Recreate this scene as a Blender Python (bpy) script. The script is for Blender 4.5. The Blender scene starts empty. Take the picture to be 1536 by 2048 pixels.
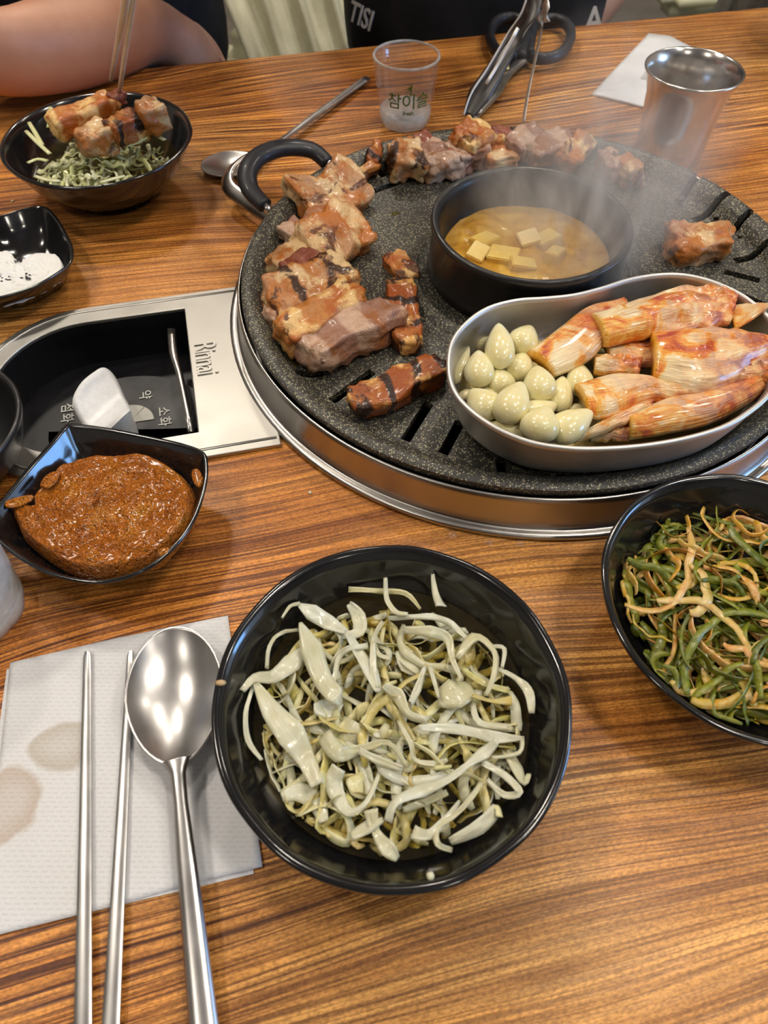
import bpy, bmesh, math, random
from mathutils import Vector, Matrix, noise, geometry
from math import sin, cos, pi, radians, sqrt, hypot, atan2
random.seed(7)
sc = bpy.context.scene
COL = sc.collection

# ------------------------------------------------------------------ camera
CF, CTH, CRO, PSI, CH = 1459.2, 0.6208, 0.0055, 0.23106, 0.34
_fw = Vector((0, sin(CTH), -cos(CTH))); _rt = Vector((1, 0, 0)); _up = _rt.cross(_fw)
_R = cos(CRO) * _rt + sin(CRO) * _up; _U = -sin(CRO) * _rt + cos(CRO) * _up
cam_d = bpy.data.cameras.new('camera'); cam = bpy.data.objects.new('camera', cam_d); COL.objects.link(cam)
M = Matrix(((_R.x, _U.x, -_fw.x, 0), (_R.y, _U.y, -_fw.y, 0), (_R.z, _U.z, -_fw.z, CH), (0, 0, 0, 1)))
cam.matrix_world = M
cam_d.sensor_fit = 'VERTICAL'; cam_d.sensor_height = 36; cam_d.lens = CF / 2048 * 36
cam_d.clip_start = 0.01; cam_d.clip_end = 50
cam_d.dof.use_dof = True; cam_d.dof.focus_distance = 0.42; cam_d.dof.aperture_fstop = 13
sc.camera = cam

def at(px, py, z=0.0):
    d = (px - 768) / CF * _R - (py - 1024) / CF * _U + _fw
    t = (z - CH) / d.z
    return Vector((d.x * t, d.y * t, z))
EX = Vector((cos(PSI), sin(PSI), 0)); EY = Vector((-sin(PSI), cos(PSI), 0))
def tb(u, v, z=0.0):                      # table frame (u along the far edge)
    return EX * u + EY * v + Vector((0, 0, z))
CX, CY = 0.0943, 0.4273                   # centre of the burner and grill pan
PC = Vector((CX, CY, 0))

# ------------------------------------------------------------------ world, lights, exposure
wd = bpy.data.worlds.new('world'); sc.world = wd; wd.use_nodes = True
wd.node_tree.nodes['Background'].inputs[0].default_value = (0.72, 0.85, 1, 1)
wd.node_tree.nodes['Background'].inputs[1].default_value = 1.6
vs = sc.view_settings; vs.view_transform = 'Standard'; vs.look = 'None'; vs.gamma = 1; vs.use_curve_mapping = False
vs.exposure = 0.0
CEIL = 1.75
def lamp(kind, name, loc, energy, color, size, rot=(0, 0, 0), size_y=None, shape=None):
    l = bpy.data.lights.new(name, kind); o = bpy.data.objects.new(name, l); COL.objects.link(o)
    l.energy = energy; l.color = color; o.location = loc; o.rotation_euler = rot
    if kind == 'AREA':
        l.shape = shape or 'DISK'; l.size = size
        if size_y: l.size_y = size_y
    return o
LAMPS = [(-0.9, -0.5), (0.65, -1.1), (1.2, -0.4), (-1.0, 0.5), (0.62, 0.22), (1.1, 0.6), (-0.7, 1.5), (0.4, 1.6), (1.3, 1.6), (-0.2, 2.4)]
for i, (lx, ly) in enumerate(LAMPS):
    lamp('AREA', 'downlight_lamp', (lx, ly, CEIL - 0.045), (4.4, 3.8, 3.2, 9.5, 8, 5.4, 12, 9, 6.5, 11)[i], (1, .90, .77), 0.20)
lamp('AREA', 'window_daylight', (2.42, 0.10, 0.62), 17, (0.20, 0.48, 1.0), 0.62, (0, radians(90), 0), 0.55, 'RECTANGLE')
cy = sc.cycles
cy.max_bounces = 7; cy.diffuse_bounces = 3; cy.glossy_bounces = 4; cy.transmission_bounces = 6; cy.transparent_max_bounces = 12
cy.volume_bounces = 1; cy.caustics_reflective = False; cy.caustics_refractive = False
cy.sample_clamp_indirect = 4; cy.blur_glossy = 0.5
try: cy.volume_step_rate = 2.0; cy.volume_max_steps = 96
except Exception: pass

# ------------------------------------------------------------------ materials
class NT:
    def __init__(s, name):
        s.m = bpy.data.materials.new(name); s.m.use_nodes = True
        s.t = s.m.node_tree; s.n = s.t.nodes; s.l = s.t.links
        s.b = s.n['Principled BSDF']; s.out = s.n['Material Output']
    def node(s, typ, **kw):
        n = s.n.new(typ)
        for k, v in kw.items(): setattr(n, k, v)
        return n
    def link(s, a, b): s.l.new(a, b)
    def coord(s, scale=(1, 1, 1), rot=(0, 0, 0), kind='Object', rand=False):
        tc = s.node('ShaderNodeTexCoord'); mp = s.node('ShaderNodeMapping')
        mp.inputs['Scale'].default_value = scale; mp.inputs['Rotation'].default_value = rot
        if rand:
            oi = s.node('ShaderNodeObjectInfo'); ml = s.node('ShaderNodeVectorMath', operation='SCALE')
            cx = s.node('ShaderNodeCombineXYZ')
            for i in range(3): s.link(oi.outputs['Random'], cx.inputs[i])
            s.link(cx.outputs[0], ml.inputs[0]); ml.inputs['Scale'].default_value = 3.7
            ad = s.node('ShaderNodeVectorMath', operation='ADD')
            s.link(tc.outputs[kind], ad.inputs[0]); s.link(ml.outputs[0], ad.inputs[1]); s.link(ad.outputs[0], mp.inputs[0])
        else: s.link(tc.outputs[kind], mp.inputs[0])
        return mp.outputs[0]
    def noise(s, vec, scale, detail=4, rough=.55, dist=0):
        n = s.node('ShaderNodeTexNoise'); n.inputs['Scale'].default_value = scale; n.inputs['Detail'].default_value = detail
        n.inputs['Roughness'].default_value = rough; n.inputs['Distortion'].default_value = dist
        s.link(vec, n.inputs['Vector']); return n.outputs['Fac']
    def ramp(s, fac, stops, interp='LINEAR'):
        r = s.node('ShaderNodeValToRGB'); cr = r.color_ramp; cr.interpolation = interp
        while len(cr.elements) < len(stops): cr.elements.new(.5)
        for e, (p, c) in zip(cr.elements, stops):
            e.position = p; e.color = (c, c, c, 1) if not isinstance(c, tuple) else (*c, 1)
        s.link(fac, r.inputs[0]); return r.outputs[0]
    def mix(s, fac, a, b, blend='MIX'):
        n = s.node('ShaderNodeMix', data_type='RGBA', blend_type=blend)
        for i, v in ((0, fac), (6, a), (7, b)):
            if isinstance(v, (int, float)): n.inputs[i].default_value = v
            elif isinstance(v, tuple): n.inputs[i].default_value = (*v, 1)
            else: s.link(v, n.inputs[i])
        return n.outputs[2]
    def bump(s, h, strength=.3, dist=.001, prev=None):
        n = s.node('ShaderNodeBump'); n.inputs['Strength'].default_value = strength; n.inputs['Distance'].default_value = dist
        s.link(h, n.inputs['Height'])
        if prev is not None: s.link(prev, n.inputs['Normal'])
        return n.outputs[0]
    def set(s, **kw):
        nm = {'color': 'Base Color', 'rough': 'Roughness', 'metal': 'Metallic', 'coat': 'Coat Weight', 'coatr': 'Coat Roughness', 'normal': 'Normal', 'trans': 'Transmission Weight',
              'ior': 'IOR', 'sss': 'Subsurface Weight', 'emit': 'Emission Color', 'emits': 'Emission Strength', 'spec': 'Specular IOR Level', 'alpha': 'Alpha', 'aniso': 'Anisotropic', 'sssr': 'Subsurface Radius', 'ssss': 'Subsurface Scale'}
        for k, v in kw.items():
            i = s.b.inputs[nm[k]]
            if hasattr(v, 'links') or isinstance(v, bpy.types.NodeSocket): s.link(v, i)
            elif isinstance(v, tuple) and k in ('color', 'emit'): i.default_value = (*v, 1)
            else: i.default_value = v
        return s.m

def plain(name, color, rough=.5, metal=0, bump=0, bscale=300, **kw):
    t = NT(name); t.set(color=color, rough=rough, metal=metal, **kw)
    v = t.coord(); f = t.noise(v, bscale, 3)
    c = t.mix(f, tuple(x * .85 for x in color), tuple(min(1, x * 1.12) for x in color)); t.set(color=c)
    if bump: t.set(normal=t.bump(f, bump, .0005))
    return t.m

MAT = {}
def m_wood():
    t = NT('wood'); v = t.coord((1, 1, 1))
    def mp(sc, src=None):
        m = t.node('ShaderNodeMapping'); m.inputs['Scale'].default_value = sc; t.link(src or v, m.inputs[0]); return m.outputs[0]
    def shifted(vec, amount, fac):
        add = t.node('ShaderNodeVectorMath', operation='ADD'); cmb = t.node('ShaderNodeCombineXYZ'); mu = t.node('ShaderNodeMath', operation='MULTIPLY')
        mu.inputs[1].default_value = amount; t.link(fac, mu.inputs[0]); t.link(mu.outputs[0], cmb.inputs[1]); t.link(vec, add.inputs[0]); t.link(cmb.outputs[0], add.inputs[1]); return add.outputs[0]
    warp = t.noise(mp((1.6, 4.5, 1)), 1.0, 2, .45)
    broad = t.noise(shifted(mp((2.2, 26, 1)), 5.0, warp), 1.0, 3, .55)
    mid = t.noise(shifted(mp((3.2, 170, 1)), 22.0, warp), 1.0, 3, .6)
    fine = t.noise(shifted(mp((9, 760, 1)), 95.0, warp), 1.0, 3, .65)
    c = t.ramp(broad, [(.30, (.48, .212, .050)), (.46, (.61, .295, .078)), (.60, (.70, .375, .112)), (.75, (.78, .46, .165))])
    c = t.mix(.80, c, t.ramp(mid, [(.32, (.40, .28, .20)), (.42, (.76, .68, .60)), (.54, (1.04, 1.02, .98)), (.68, (1.26, 1.26, 1.22))]), 'MULTIPLY')
    patch = t.noise(mp((3.2, 5, 1)), 1.0, 2, .5)
    c = t.mix(t.ramp(patch, [(.36, .45), (.60, 1.0)]), c, t.mix(1.0, c, t.ramp(fine, [(.41, (.20, .11, .06)), (.47, (.60, .49, .40)), (.515, (1.08, 1.06, 1.0)), (.58, (1.34, 1.33, 1.26))]), 'MULTIPLY'))
    wv = t.node('ShaderNodeTexWave', wave_type='BANDS', bands_direction='Y'); wv.inputs['Scale'].default_value = 62; wv.inputs['Distortion'].default_value = 9; wv.inputs['Detail'].default_value = 3
    wv.inputs['Detail Scale'].default_value = .8; wv.inputs['Detail Roughness'].default_value = .6; t.link(shifted(mp((.10, 1, 1)), .12, warp), wv.inputs['Vector'])
    c = t.mix(t.ramp(patch, [(.40, .10), (.60, .62)]), c, t.mix(1.0, c, t.ramp(wv.outputs['Fac'], [(.05, (.34, .22, .14)), (.35, (.88, .82, .76)), (.8, (1.14, 1.12, 1.08))]), 'MULTIPLY'))
    c = t.mix(.8, c, t.ramp(t.noise(mp((500, 1100, 1)), 1.0, 3, .7), [(.38, (.62, .55, .48)), (.52, (1.04, 1.03, 1.0)), (.62, (1.22, 1.22, 1.2))]), 'MULTIPLY')
    big = t.noise(v, 4.1, 2, .5)
    c = t.mix(t.ramp(big, [(.40, .0), (.62, .75)]), c, t.mix(1.0, c, (.94, .70, .42), 'MULTIPLY'))
    vo = t.node('ShaderNodeTexVoronoi'); vo.inputs['Scale'].default_value = 1.0; t.link(mp((5, 8, 1)), vo.inputs['Vector'])
    c = t.mix(t.ramp(vo.outputs['Distance'], [(.025, .7), (.075, 0.0)]), c, (.10, .04, .014))
    t.set(color=c, rough=t.ramp(mid, [(.3, .52), (.6, .36)]), coat=.08, coatr=.25, spec=.4, normal=t.bump(fine, .7, .0005, t.bump(mid, .25, .0006)))
    return t.m
def m_steel(name='brushed_steel', rough=.26, col=(.62, .60, .57), scl=(500, 500, 500), b=.02):
    t = NT(name); v = t.coord(scl); f = t.noise(v, 1, 3); v2 = t.coord(); f2 = t.noise(v2, 60, 3)
    t.set(metal=1, color=t.mix(f2, tuple(x * .82 for x in col), col), rough=t.ramp(f2, [(.3, rough * .92), (.7, rough * 1.1)]))
    if b >= .09: t.set(normal=t.bump(f, b, .0002))
    return t.m
def m_pan():
    t = NT('speckled_cast_pan'); v = t.coord(); vo = t.node('ShaderNodeTexVoronoi'); vo.inputs['Scale'].default_value = 900; t.link(v, vo.inputs['Vector'])
    vo.inputs['Randomness'].default_value = 1
    rnd = t.node('ShaderNodeSeparateColor'); t.link(vo.outputs['Color'], rnd.inputs[0])
    sel = t.ramp(rnd.outputs[0], [(.52, 0.), (.60, 1.)], 'LINEAR'); dot = t.ramp(vo.outputs['Distance'], [(.30, 1.), (.5, 0.)])
    f = t.mix(1.0, sel, dot, 'MULTIPLY')
    n = t.noise(v, 14, 3); base = t.mix(n, (.036, .035, .031), (.066, .064, .053))
    c = t.mix(t.mix(.88, (0, 0, 0), f), base, t.mix(rnd.outputs[1], (.35, .31, .17), (.55, .50, .36)))
    nn = t.noise(v, 420, 2)
    t.set(color=c, rough=.42, metal=.15, normal=t.bump(nn, .55, .0008)); return t.m
def m_black(name='black_glaze', rough=.12, coat=.6, col=(.008, .008, .009)):
    t = NT(name); v = t.coord(); f = t.noise(v, 45, 3); f2 = t.noise(v, 1500, 2)
    c = t.mix(t.ramp(f2, [(.68, 0.), (.76, .25)]), col, (.12, .12, .12))
    t.set(color=c, rough=t.ramp(f, [(.3, rough), (.8, rough * 1.8)]), coat=coat, coatr=.06, normal=t.bump(f, .06, .001)); return t.m
def m_meat(name, fat, lean, sear, char, lean_at=.5, sear_at=.55, char_at=.72, band=60, rough=.32, bars=0):
    t = NT(name); v = t.coord(rand=True)
    wv = t.node('ShaderNodeTexWave', wave_type='BANDS', bands_direction='X'); wv.inputs['Scale'].default_value = band / 6.0; wv.inputs['Distortion'].default_value = 4
    wv.inputs['Detail'].default_value = 3; wv.inputs['Detail Scale'].default_value = 1.6; t.link(v, wv.inputs['Vector'])
    n = t.noise(v, 55, 4, .6, .4); n2 = t.noise(v, 38, 5, .65, .6); n3 = t.noise(v, 240, 4, .7)
    lf = t.ramp(wv.outputs['Fac'], [(lean_at - .12, 0.), (lean_at + .12, 1.)])
    c = t.mix(lf, fat, lean)
    c = t.mix(.35, c, t.ramp(n3, [(.3, (.55, .45, .4)), (.65, (1.15, 1.12, 1.1))]), 'MULTIPLY')
    c = t.mix(t.ramp(n, [(sear_at - .05, 0.), (sear_at + .07, .92)]), c, sear)
    c = t.mix(t.ramp(n2, [(char_at - .02, 0.), (char_at + .03, .92)]), c, char)
    if bars:
        wb = t.node('ShaderNodeTexWave', wave_type='BANDS', bands_direction='X'); wb.inputs['Scale'].default_value = bars; wb.inputs['Distortion'].default_value = 5.5; wb.inputs['Detail'].default_value = 4; wb.inputs['Detail Scale'].default_value = 2.2
        t.link(t.coord(), wb.inputs['Vector']); c = t.mix(t.mix(1.0, t.ramp(wb.outputs['Fac'], [(.74, 0.), (.86, .97)]), t.ramp(n, [(.42, .0), (.50, 1.)]), 'MULTIPLY'), c, char)
    t.set(color=c, rough=t.ramp(n3, [(.3, rough * .7), (.7, rough * 1.4)]), sss=.05, ssss=.003, coat=.22, coatr=.14, spec=.4, normal=t.bump(n3, .75, .0018, t.bump(n, .4, .0025))); return t.m
def m_kimchi():
    t = NT('kimchi_leaf'); v = t.coord(rand=True); n = t.noise(v, 38, 5, .62, .8); n2 = t.noise(v, 85, 4, .6, .5); n3 = t.noise(v, 330, 3)
    uv = t.node('ShaderNodeUVMap'); sp = t.node('ShaderNodeSeparateXYZ'); t.link(uv.outputs[0], sp.inputs[0])
    c = t.ramp(n, [(.30, (.90, .82, .56)), (.50, (.90, .74, .44)), (.545, (.90, .48, .08)), (.60, (.78, .22, .02)), (.68, (.42, .03, .015))])
    leaf = t.ramp(sp.outputs[0], [(.0, 0.), (.10, 0.), (.5, .5), (1., .95)])        # the leafy end takes more seasoning
    c2 = t.ramp(n2, [(.30, (.90, .68, .40)), (.42, (.88, .46, .16)), (.52, (.76, .20, .03)), (.60, (.40, .03, .03))])
    c = t.mix(leaf, c, c2)
    edge = t.ramp(sp.outputs[0], [(.0, 1.), (.055, 0.)]); c = t.mix(t.mix(.8, (0, 0, 0), edge), c, (.88, .45, .03))
    mp = t.node('ShaderNodeMapping'); mp.inputs['Scale'].default_value = (3, 18, 1); t.link(uv.outputs[0], mp.inputs[0])
    rib = t.noise(mp.outputs[0], 1.2, 3, .6)
    c = t.mix(.4, c, t.ramp(rib, [(.35, (.72, .5, .4)), (.6, (1.08, 1.06, 1.0))]), 'MULTIPLY')
    t.set(color=c, rough=.27, coat=.4, coatr=.1, sss=.08, ssss=.003, normal=t.bump(rib, .55, .0025, t.bump(n3, .2, .0006))); return t.m
def m_veg(name, cols, rough=.22, sss=.15, alpha=None, per=True, red=0):
    t = NT(name); oi = t.node('ShaderNodeObjectInfo'); v = t.coord(rand=True); n = t.noise(v, 120, 3)
    uv = t.node('ShaderNodeUVMap'); mp = t.node('ShaderNodeMapping'); mp.inputs['Scale'].default_value = (1.5, 9, 1); t.link(uv.outputs[0], mp.inputs[0]); r = t.noise(mp.outputs[0], 2, 3)
    a = t.ramp(n if not per else oi.outputs['Random'], [(i / max(1, len(cols) - 1), c) for i, c in enumerate(cols)])
    b = t.ramp(n, [(.25 + .5 * i / max(1, len(cols) - 1), c) for i, c in enumerate(cols)])
    c = t.mix(.4, a, b); c = t.mix(.3, c, t.ramp(r, [(.3, (.65, .65, .6)), (.65, (1.1, 1.1, 1.1))]), 'MULTIPLY')
    t.set(color=c, rough=rough, sss=sss, ssss=.003, coat=.4, coatr=.12, normal=t.bump(r, .4, .0006))
    if alpha: t.set(alpha=alpha)
    return t.m
def m_seethrough(name, tint, rough=.02, body=0.0, bodycol=(1, 1, 1), ior=1.45):
    t = NT(name); tr = t.node('ShaderNodeBsdfTransparent'); tr.inputs[0].default_value = (*tint, 1)
    gl = t.node('ShaderNodeBsdfGlossy'); gl.inputs['Roughness'].default_value = rough; gl.inputs[0].default_value = (1, 1, 1, 1)
    fr = t.node('ShaderNodeLayerWeight'); fr.inputs[0].default_value = .5; mx = t.node('ShaderNodeMixShader')
    t.link(t.ramp(fr.outputs['Facing'], [(.0, .035), (.55, .06), (.85, .30), (1., .85)]), mx.inputs[0]); t.link(tr.outputs[0], mx.inputs[1]); t.link(gl.outputs[0], mx.inputs[2]); o = mx.outputs[0]
    if body:
        df = t.node('ShaderNodeBsdfDiffuse'); df.inputs[0].default_value = (*bodycol, 1); m2 = t.node('ShaderNodeMixShader')
        n = t.noise(t.coord(), 60, 3); r = t.ramp(n, [(.3, body * .6), (.7, min(1, body * 1.4))])
        t.link(r, m2.inputs[0]); t.link(o, m2.inputs[1]); t.link(df.outputs[0], m2.inputs[2]); o = m2.outputs[0]
    t.link(o, t.out.inputs['Surface']); return t.m
def m_glass(name='thick_glass'):
    t = NT(name); t.set(color=(.97, .99, 1), trans=1, rough=.04, ior=1.45); f = t.noise(t.coord(), 200, 2); t.set(normal=t.bump(f, .05, .0005)); return t.m
def m_napkin():
    t = NT('embossed_napkin'); v = t.coord()
    br = t.node('ShaderNodeTexBrick'); br.inputs['Scale'].default_value = 125; br.inputs['Color1'].default_value = (1, 1, 1, 1); br.inputs['Color2'].default_value = (.8, .8, .8, 1)
    br.inputs['Mortar'].default_value = (0, 0, 0, 1); br.inputs['Mortar Size'].default_value = .10; br.offset = .5; t.link(v, br.inputs['Vector'])
    n = t.noise(v, 30, 3); n2 = t.noise(v, 900, 2)
    ns = t.noise(v, 55, 2)
    c = t.mix(n, (.74, .74, .75), (.82, .83, .86))
    # two greasy brown stains, at their own spots on the paper
    def spot(cx, cy_, rx, ry, col, c, k):
        mp = t.node('ShaderNodeMapping'); mp.inputs['Location'].default_value = (-cx / rx, -cy_ / ry, 0); mp.inputs['Scale'].default_value = (1 / rx, 1 / ry, 0); t.link(v, mp.inputs[0])
        le = t.node('ShaderNodeVectorMath', operation='LENGTH'); t.link(mp.outputs[0], le.inputs[0])
        a = t.node('ShaderNodeMath', operation='ADD'); t.link(le.outputs['Value'], a.inputs[0]); nn = t.node('ShaderNodeMath', operation='MULTIPLY'); nn.inputs[1].default_value = .55; t.link(ns, nn.inputs[0]); t.link(nn.outputs[0], a.inputs[1])
        return t.mix(t.ramp(a.outputs[0], [(.50, k * .6), (.88, k), (1.0, 0.)]), c, col)
    p1 = at(118, 1492, .002); p2 = at(22, 1608, .002)
    c = spot(p1.x, p1.y, .021, .018, (.52, .46, .38), c, .75); c = spot(p2.x, p2.y, .021, .024, (.55, .44, .36), c, .75)
    h = t.mix(.4, br.outputs['Fac'], n2)
    t.set(color=c, rough=.85, normal=t.bump(h, .7, -.0006), spec=.2); return t.m
def m_sauce():
    t = NT('soybean_chili_paste'); v = t.coord(); n = t.noise(v, 60, 4, .6); n2 = t.noise(v, 420, 3, .7); n3 = t.noise(v, 900, 2)
    c = t.ramp(n, [(.3, (.50, .12, .003)), (.55, (.72, .21, .008)), (.75, (.82, .32, .02))])
    c = t.mix(t.ramp(n3, [(.66, 0.), (.74, .7)]), c, (.75, .42, .14))
    t.set(color=c, rough=.2, coat=.5, coatr=.15, normal=t.bump(n2, 1., .006, t.bump(n3, 1., .003))); return t.m
def m_soup():
    t = NT('soybean_stew'); v = t.coord(); n = t.noise(v, 45, 5, .6, .8); n2 = t.noise(v, 200, 3)
    c = t.ramp(n, [(.3, (.38, .17, .015)), (.5, (.62, .33, .035)), (.7, (.80, .52, .11))])
    t.set(color=c, rough=.15, coat=.5, normal=t.bump(n2, .3, .0015)); return t.m
def m_noise2(name, a, b, scale, rough=.5, bs=.3, bd=.001, detail=4, **kw):
    t = NT(name); v = t.coord(); n = t.noise(v, scale, detail, .6); t.set(color=t.mix(t.ramp(n, [(.35, 0.), (.65, 1.)]), a, b), rough=rough, normal=t.bump(n, bs, bd), **kw); return t.m
MAT['wood'] = m_wood(); MAT['steel'] = m_steel()
MAT['plate_steel'] = m_steel('worn_plate_steel', .40, (.50, .485, .45), (900, 900, 900), .10)
MAT['ring_steel'] = m_steel('ring_steel', .30, (.52, .50, .475), (400, 400, 900), .02)
MAT['cup_steel'] = m_steel('cup_steel', .20, (.66, .63, .59), (200, 200, 3), .08)
MAT['spoon_steel'] = m_steel('spoon_steel', .30, (.62, .61, .60), (200, 30, 200), .03)
MAT['pale_steel'] = m_noise2('brightened_pale_steel', (.72, .70, .66), (.82, .80, .76), 80, .42, .02, .0002, metal=.55)  # steel paled and made less metallic, its lit look put into the colour
MAT['tong_steel'] = m_steel('dark_tong_steel', .36, (.16, .155, .15), (200, 30, 200), .03)
MAT['aluminium'] = m_steel('aluminium', .46, (.72, .71, .69), (300, 300, 600), .03)
MAT['pan'] = m_pan(); MAT['glaze'] = m_black()
MAT['satin'] = m_black('satin_black_pot', .32, .2, (.012, .012, .013)); MAT['plastic'] = m_black('black_plastic', .38, .1, (.014, .015, .02))
MAT['well'] = m_black('black_well', .3, .2, (.004, .004, .006))
MAT['white_plastic'] = plain('white_plastic', (.82, .83, .84), .35, bump=.02)
MAT['print'] = plain('white_print', (.62, .62, .58), .6); MAT['grey_print'] = plain('grey_print', (.48, .47, .42), .5)
MAT['fatty'] = m_meat('fatty_pork', (.80, .56, .29), (.56, .30, .14), (.50, .15, .018), (.10, .022, .006), .60, .50, .60)
MAT['golden'] = m_meat('golden_pork', (.86, .56, .22), (.56, .22, .05), (.46, .11, .010), (.10, .02, .005), .55, .52, .60)
MAT['lean'] = m_meat('lean_pork', (.62, .42, .30), (.38, .20, .135), (.34, .12, .035), (.07, .02, .01), .42, .55, .66)
MAT['charred'] = m_meat('charred_pork', (.84, .48, .15), (.50, .17, .035), (.34, .075, .010), (.020, .007, .004), .5, .45, .565, 90, bars=15)
MAT['striped'] = m_meat('striped_pork', (.82, .58, .30), (.60, .32, .16), (.50, .16, .02), (.045, .015, .006), .60, .49, .62, bars=11)
MAT['dark_meat'] = m_meat('dark_lean_pork', (.36, .12, .07), (.26, .07, .04), (.22, .05, .015), (.04, .012, .006), .5, .55, .68)
MAT['kimchi'] = m_kimchi()
MAT['garlic'] = m_noise2('garlic', (.80, .70, .34), (.86, .79, .48), 90, .22, .12, .0008, sss=.25, ssss=.005, coat=.4)
MAT['onion'] = m_veg('raw_onion', [(.62, .58, .30), (.76, .73, .52), (.82, .82, .68), (.72, .66, .38)], .2, .08, .84)
MAT['cabbage'] = m_veg('shredded_cabbage', [(.60, .44, .10), (.78, .66, .26), (.84, .80, .50), (.66, .62, .16), (.74, .48, .12)], .2, .06, .88)
MAT['cabbage_green'] = m_veg('pale_cabbage', [(.56, .60, .16), (.80, .80, .40), (.88, .88, .62), (.68, .72, .24)], .28, .05)
MAT['leek_green'] = m_veg('green_onion', [(.035, .080, .010), (.12, .17, .012), (.30, .30, .02), (.06, .11, .015), (.22, .20, .015)], .18, .05)
MAT['leek_pale'] = m_veg('seasoned_leek', [(.78, .50, .14), (.78, .36, .03), (.52, .38, .03), (.84, .62, .28), (.70, .22, .012), (.44, .40, .03)], .16, .05)
MAT['broth'] = m_seethrough('vinegar_broth', (.84, .76, .48), .02, .03, (.42, .32, .12), 1.33)
MAT['glass_thin'] = m_seethrough('clear_glass', (.99, .99, .99), .03, .05, (.9, .9, .9), 1.25)
MAT['glass_frost'] = m_seethrough('frosted_glass', (.92, .93, .93), .12, .45, (.78, .77, .75), 1.5)
MAT['glass_base'] = m_glass()
MAT['napkin'] = m_napkin(); MAT['sauce'] = m_sauce(); MAT['soup'] = m_soup()
MAT['tofu'] = m_noise2('tofu', (.84, .56, .12), (.88, .66, .20), 120, .3, .2, .0005, sss=.2, ssss=.004)
MAT['salt'] = m_noise2('coarse_salt', (.86, .86, .83), (.94, .94, .92), 1200, .5, .5, .001)
MAT['pepper'] = plain('black_sesame', (.02, .018, .02), .5)
MAT['skin'] = m_noise2('skin', (.50, .245, .145), (.58, .30, .19), 22, .5, .05, .001, sss=.15, ssss=.01)
MAT['black_cloth'] = m_noise2('black_cotton', (.008, .008, .010), (.016, .016, .019), 40, .9, .3, .002)
MAT['grey_cloth'] = m_noise2('grey_cloth', (.10, .095, .08), (.15, .14, .12), 60, .9, .3, .002)
MAT['cream_cloth'] = m_noise2('cream_cloth', (.52, .50, .36), (.60, .58, .44), 30, .85, .3, .003)
MAT['cream_vinyl'] = m_noise2('cream_vinyl', (.60, .58, .38), (.68, .66, .46), 12, .35, .1, .002)
MAT['paper'] = m_noise2('wipe_packet_paper', (.78, .80, .82), (.88, .90, .92), 40, .45, .5, .002)
MAT['brass'] = plain('brass', (.75, .55, .22), .3, 1)
MAT['green_ink'] = plain('green_ink', (.10, .20, .03), .5)
MAT['wall'] = m_noise2('wall_plaster', (.50, .46, .38), (.55, .51, .42), 5, .8, .1, .002)
MAT['ceiling'] = m_noise2('ceiling_paint', (.52, .50, .46), (.56, .54, .50), 4, .85, .05, .002)
MAT['floor'] = m_noise2('floor_vinyl', (.16, .14, .12), (.22, .19, .16), 9, .5, .1, .002)
MAT['hair'] = plain('black_hair', (.012, .010, .009), .5)
MAT['white_ink'] = plain('white_shirt_print', (.55, .55, .55), .7)
MAT['red_flake'] = plain('red_pepper_flake', (.45, .03, .01), .3)

# ------------------------------------------------------------------ mesh helpers
def obj(name, me, mat=None, parent=None, smooth=True):
    if isinstance(me, bmesh.types.BMesh):
        m = bpy.data.meshes.new(name); me.to_mesh(m); me.free(); me = m
    o = bpy.data.objects.new(name, me); COL.objects.link(o)
    if mat: me.materials.clear(); me.materials.append(MAT[mat] if isinstance(mat, str) else mat)
    if smooth is True: me.shade_smooth()
    elif smooth: me.shade_smooth(); me.set_sharp_from_angle(angle=radians(smooth))
    if parent is not None: o.parent = parent
    return o
def tag(o, label, cat, group=None, kind=None):
    if label: o['label'] = label
    if cat: o['category'] = cat
    if group: o['group'] = group
    if kind: o['kind'] = kind
    return o
def empty(name, loc=(0, 0, 0), label=None, cat=None, group=None, rz=0):
    o = bpy.data.objects.new(name, None); COL.objects.link(o); o.location = loc; o.rotation_euler = (0, 0, rz); o.empty_display_size = .02
    return tag(o, label, cat, group)
def settle(o, root):            # child built in world coordinates under a root that is not at the origin
    o.parent = root; o.matrix_parent_inverse = root.matrix_basis.inverted(); return o
def recentre(o):                # move mesh origin to its own centre, keeping it in place
    me = o.data; n = len(me.vertices)
    if not n: return o
    c = sum((v.co for v in me.vertices), Vector()) / n
    me.transform(Matrix.Translation(-c)); o.location = Vector(o.location) + c; return o
def frommesh(verts, faces, uvs=None):
    me = bpy.data.meshes.new('m'); me.from_pydata([tuple(v) for v in verts], [], faces); me.validate(); me.update()
    if uvs:
        l = me.uv_layers.new(name='UVMap')
        for lp in me.loops: l.data[lp.index].uv = uvs[lp.vertex_index]
    return me
def lathe(prof, n=96, closed=False, wob=None):
    V, F = [], []; k = len(prof)
    for j in range(n):
        a = 2 * pi * j / n; ca, sa = cos(a), sin(a)
        for i, (r, z) in enumerate(prof):
            rr, zz = (r, z) if wob is None else wob(r, z, a)
            V.append((rr * ca, rr * sa, zz))
    for j in range(n):
        j2 = (j + 1) % n
        for i in range(k if closed else k - 1):
            i2 = (i + 1) % k
            F.append((j * k + i, j2 * k + i, j2 * k + i2, j * k + i2))
    me = frommesh(V, F)
    bm = bmesh.new(); bm.from_mesh(me); bmesh.ops.remove_doubles(bm, verts=bm.verts, dist=1e-6); bmesh.ops.recalc_face_normals(bm, faces=bm.faces); bm.to_mesh(me); bm.free()
    return me
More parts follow.
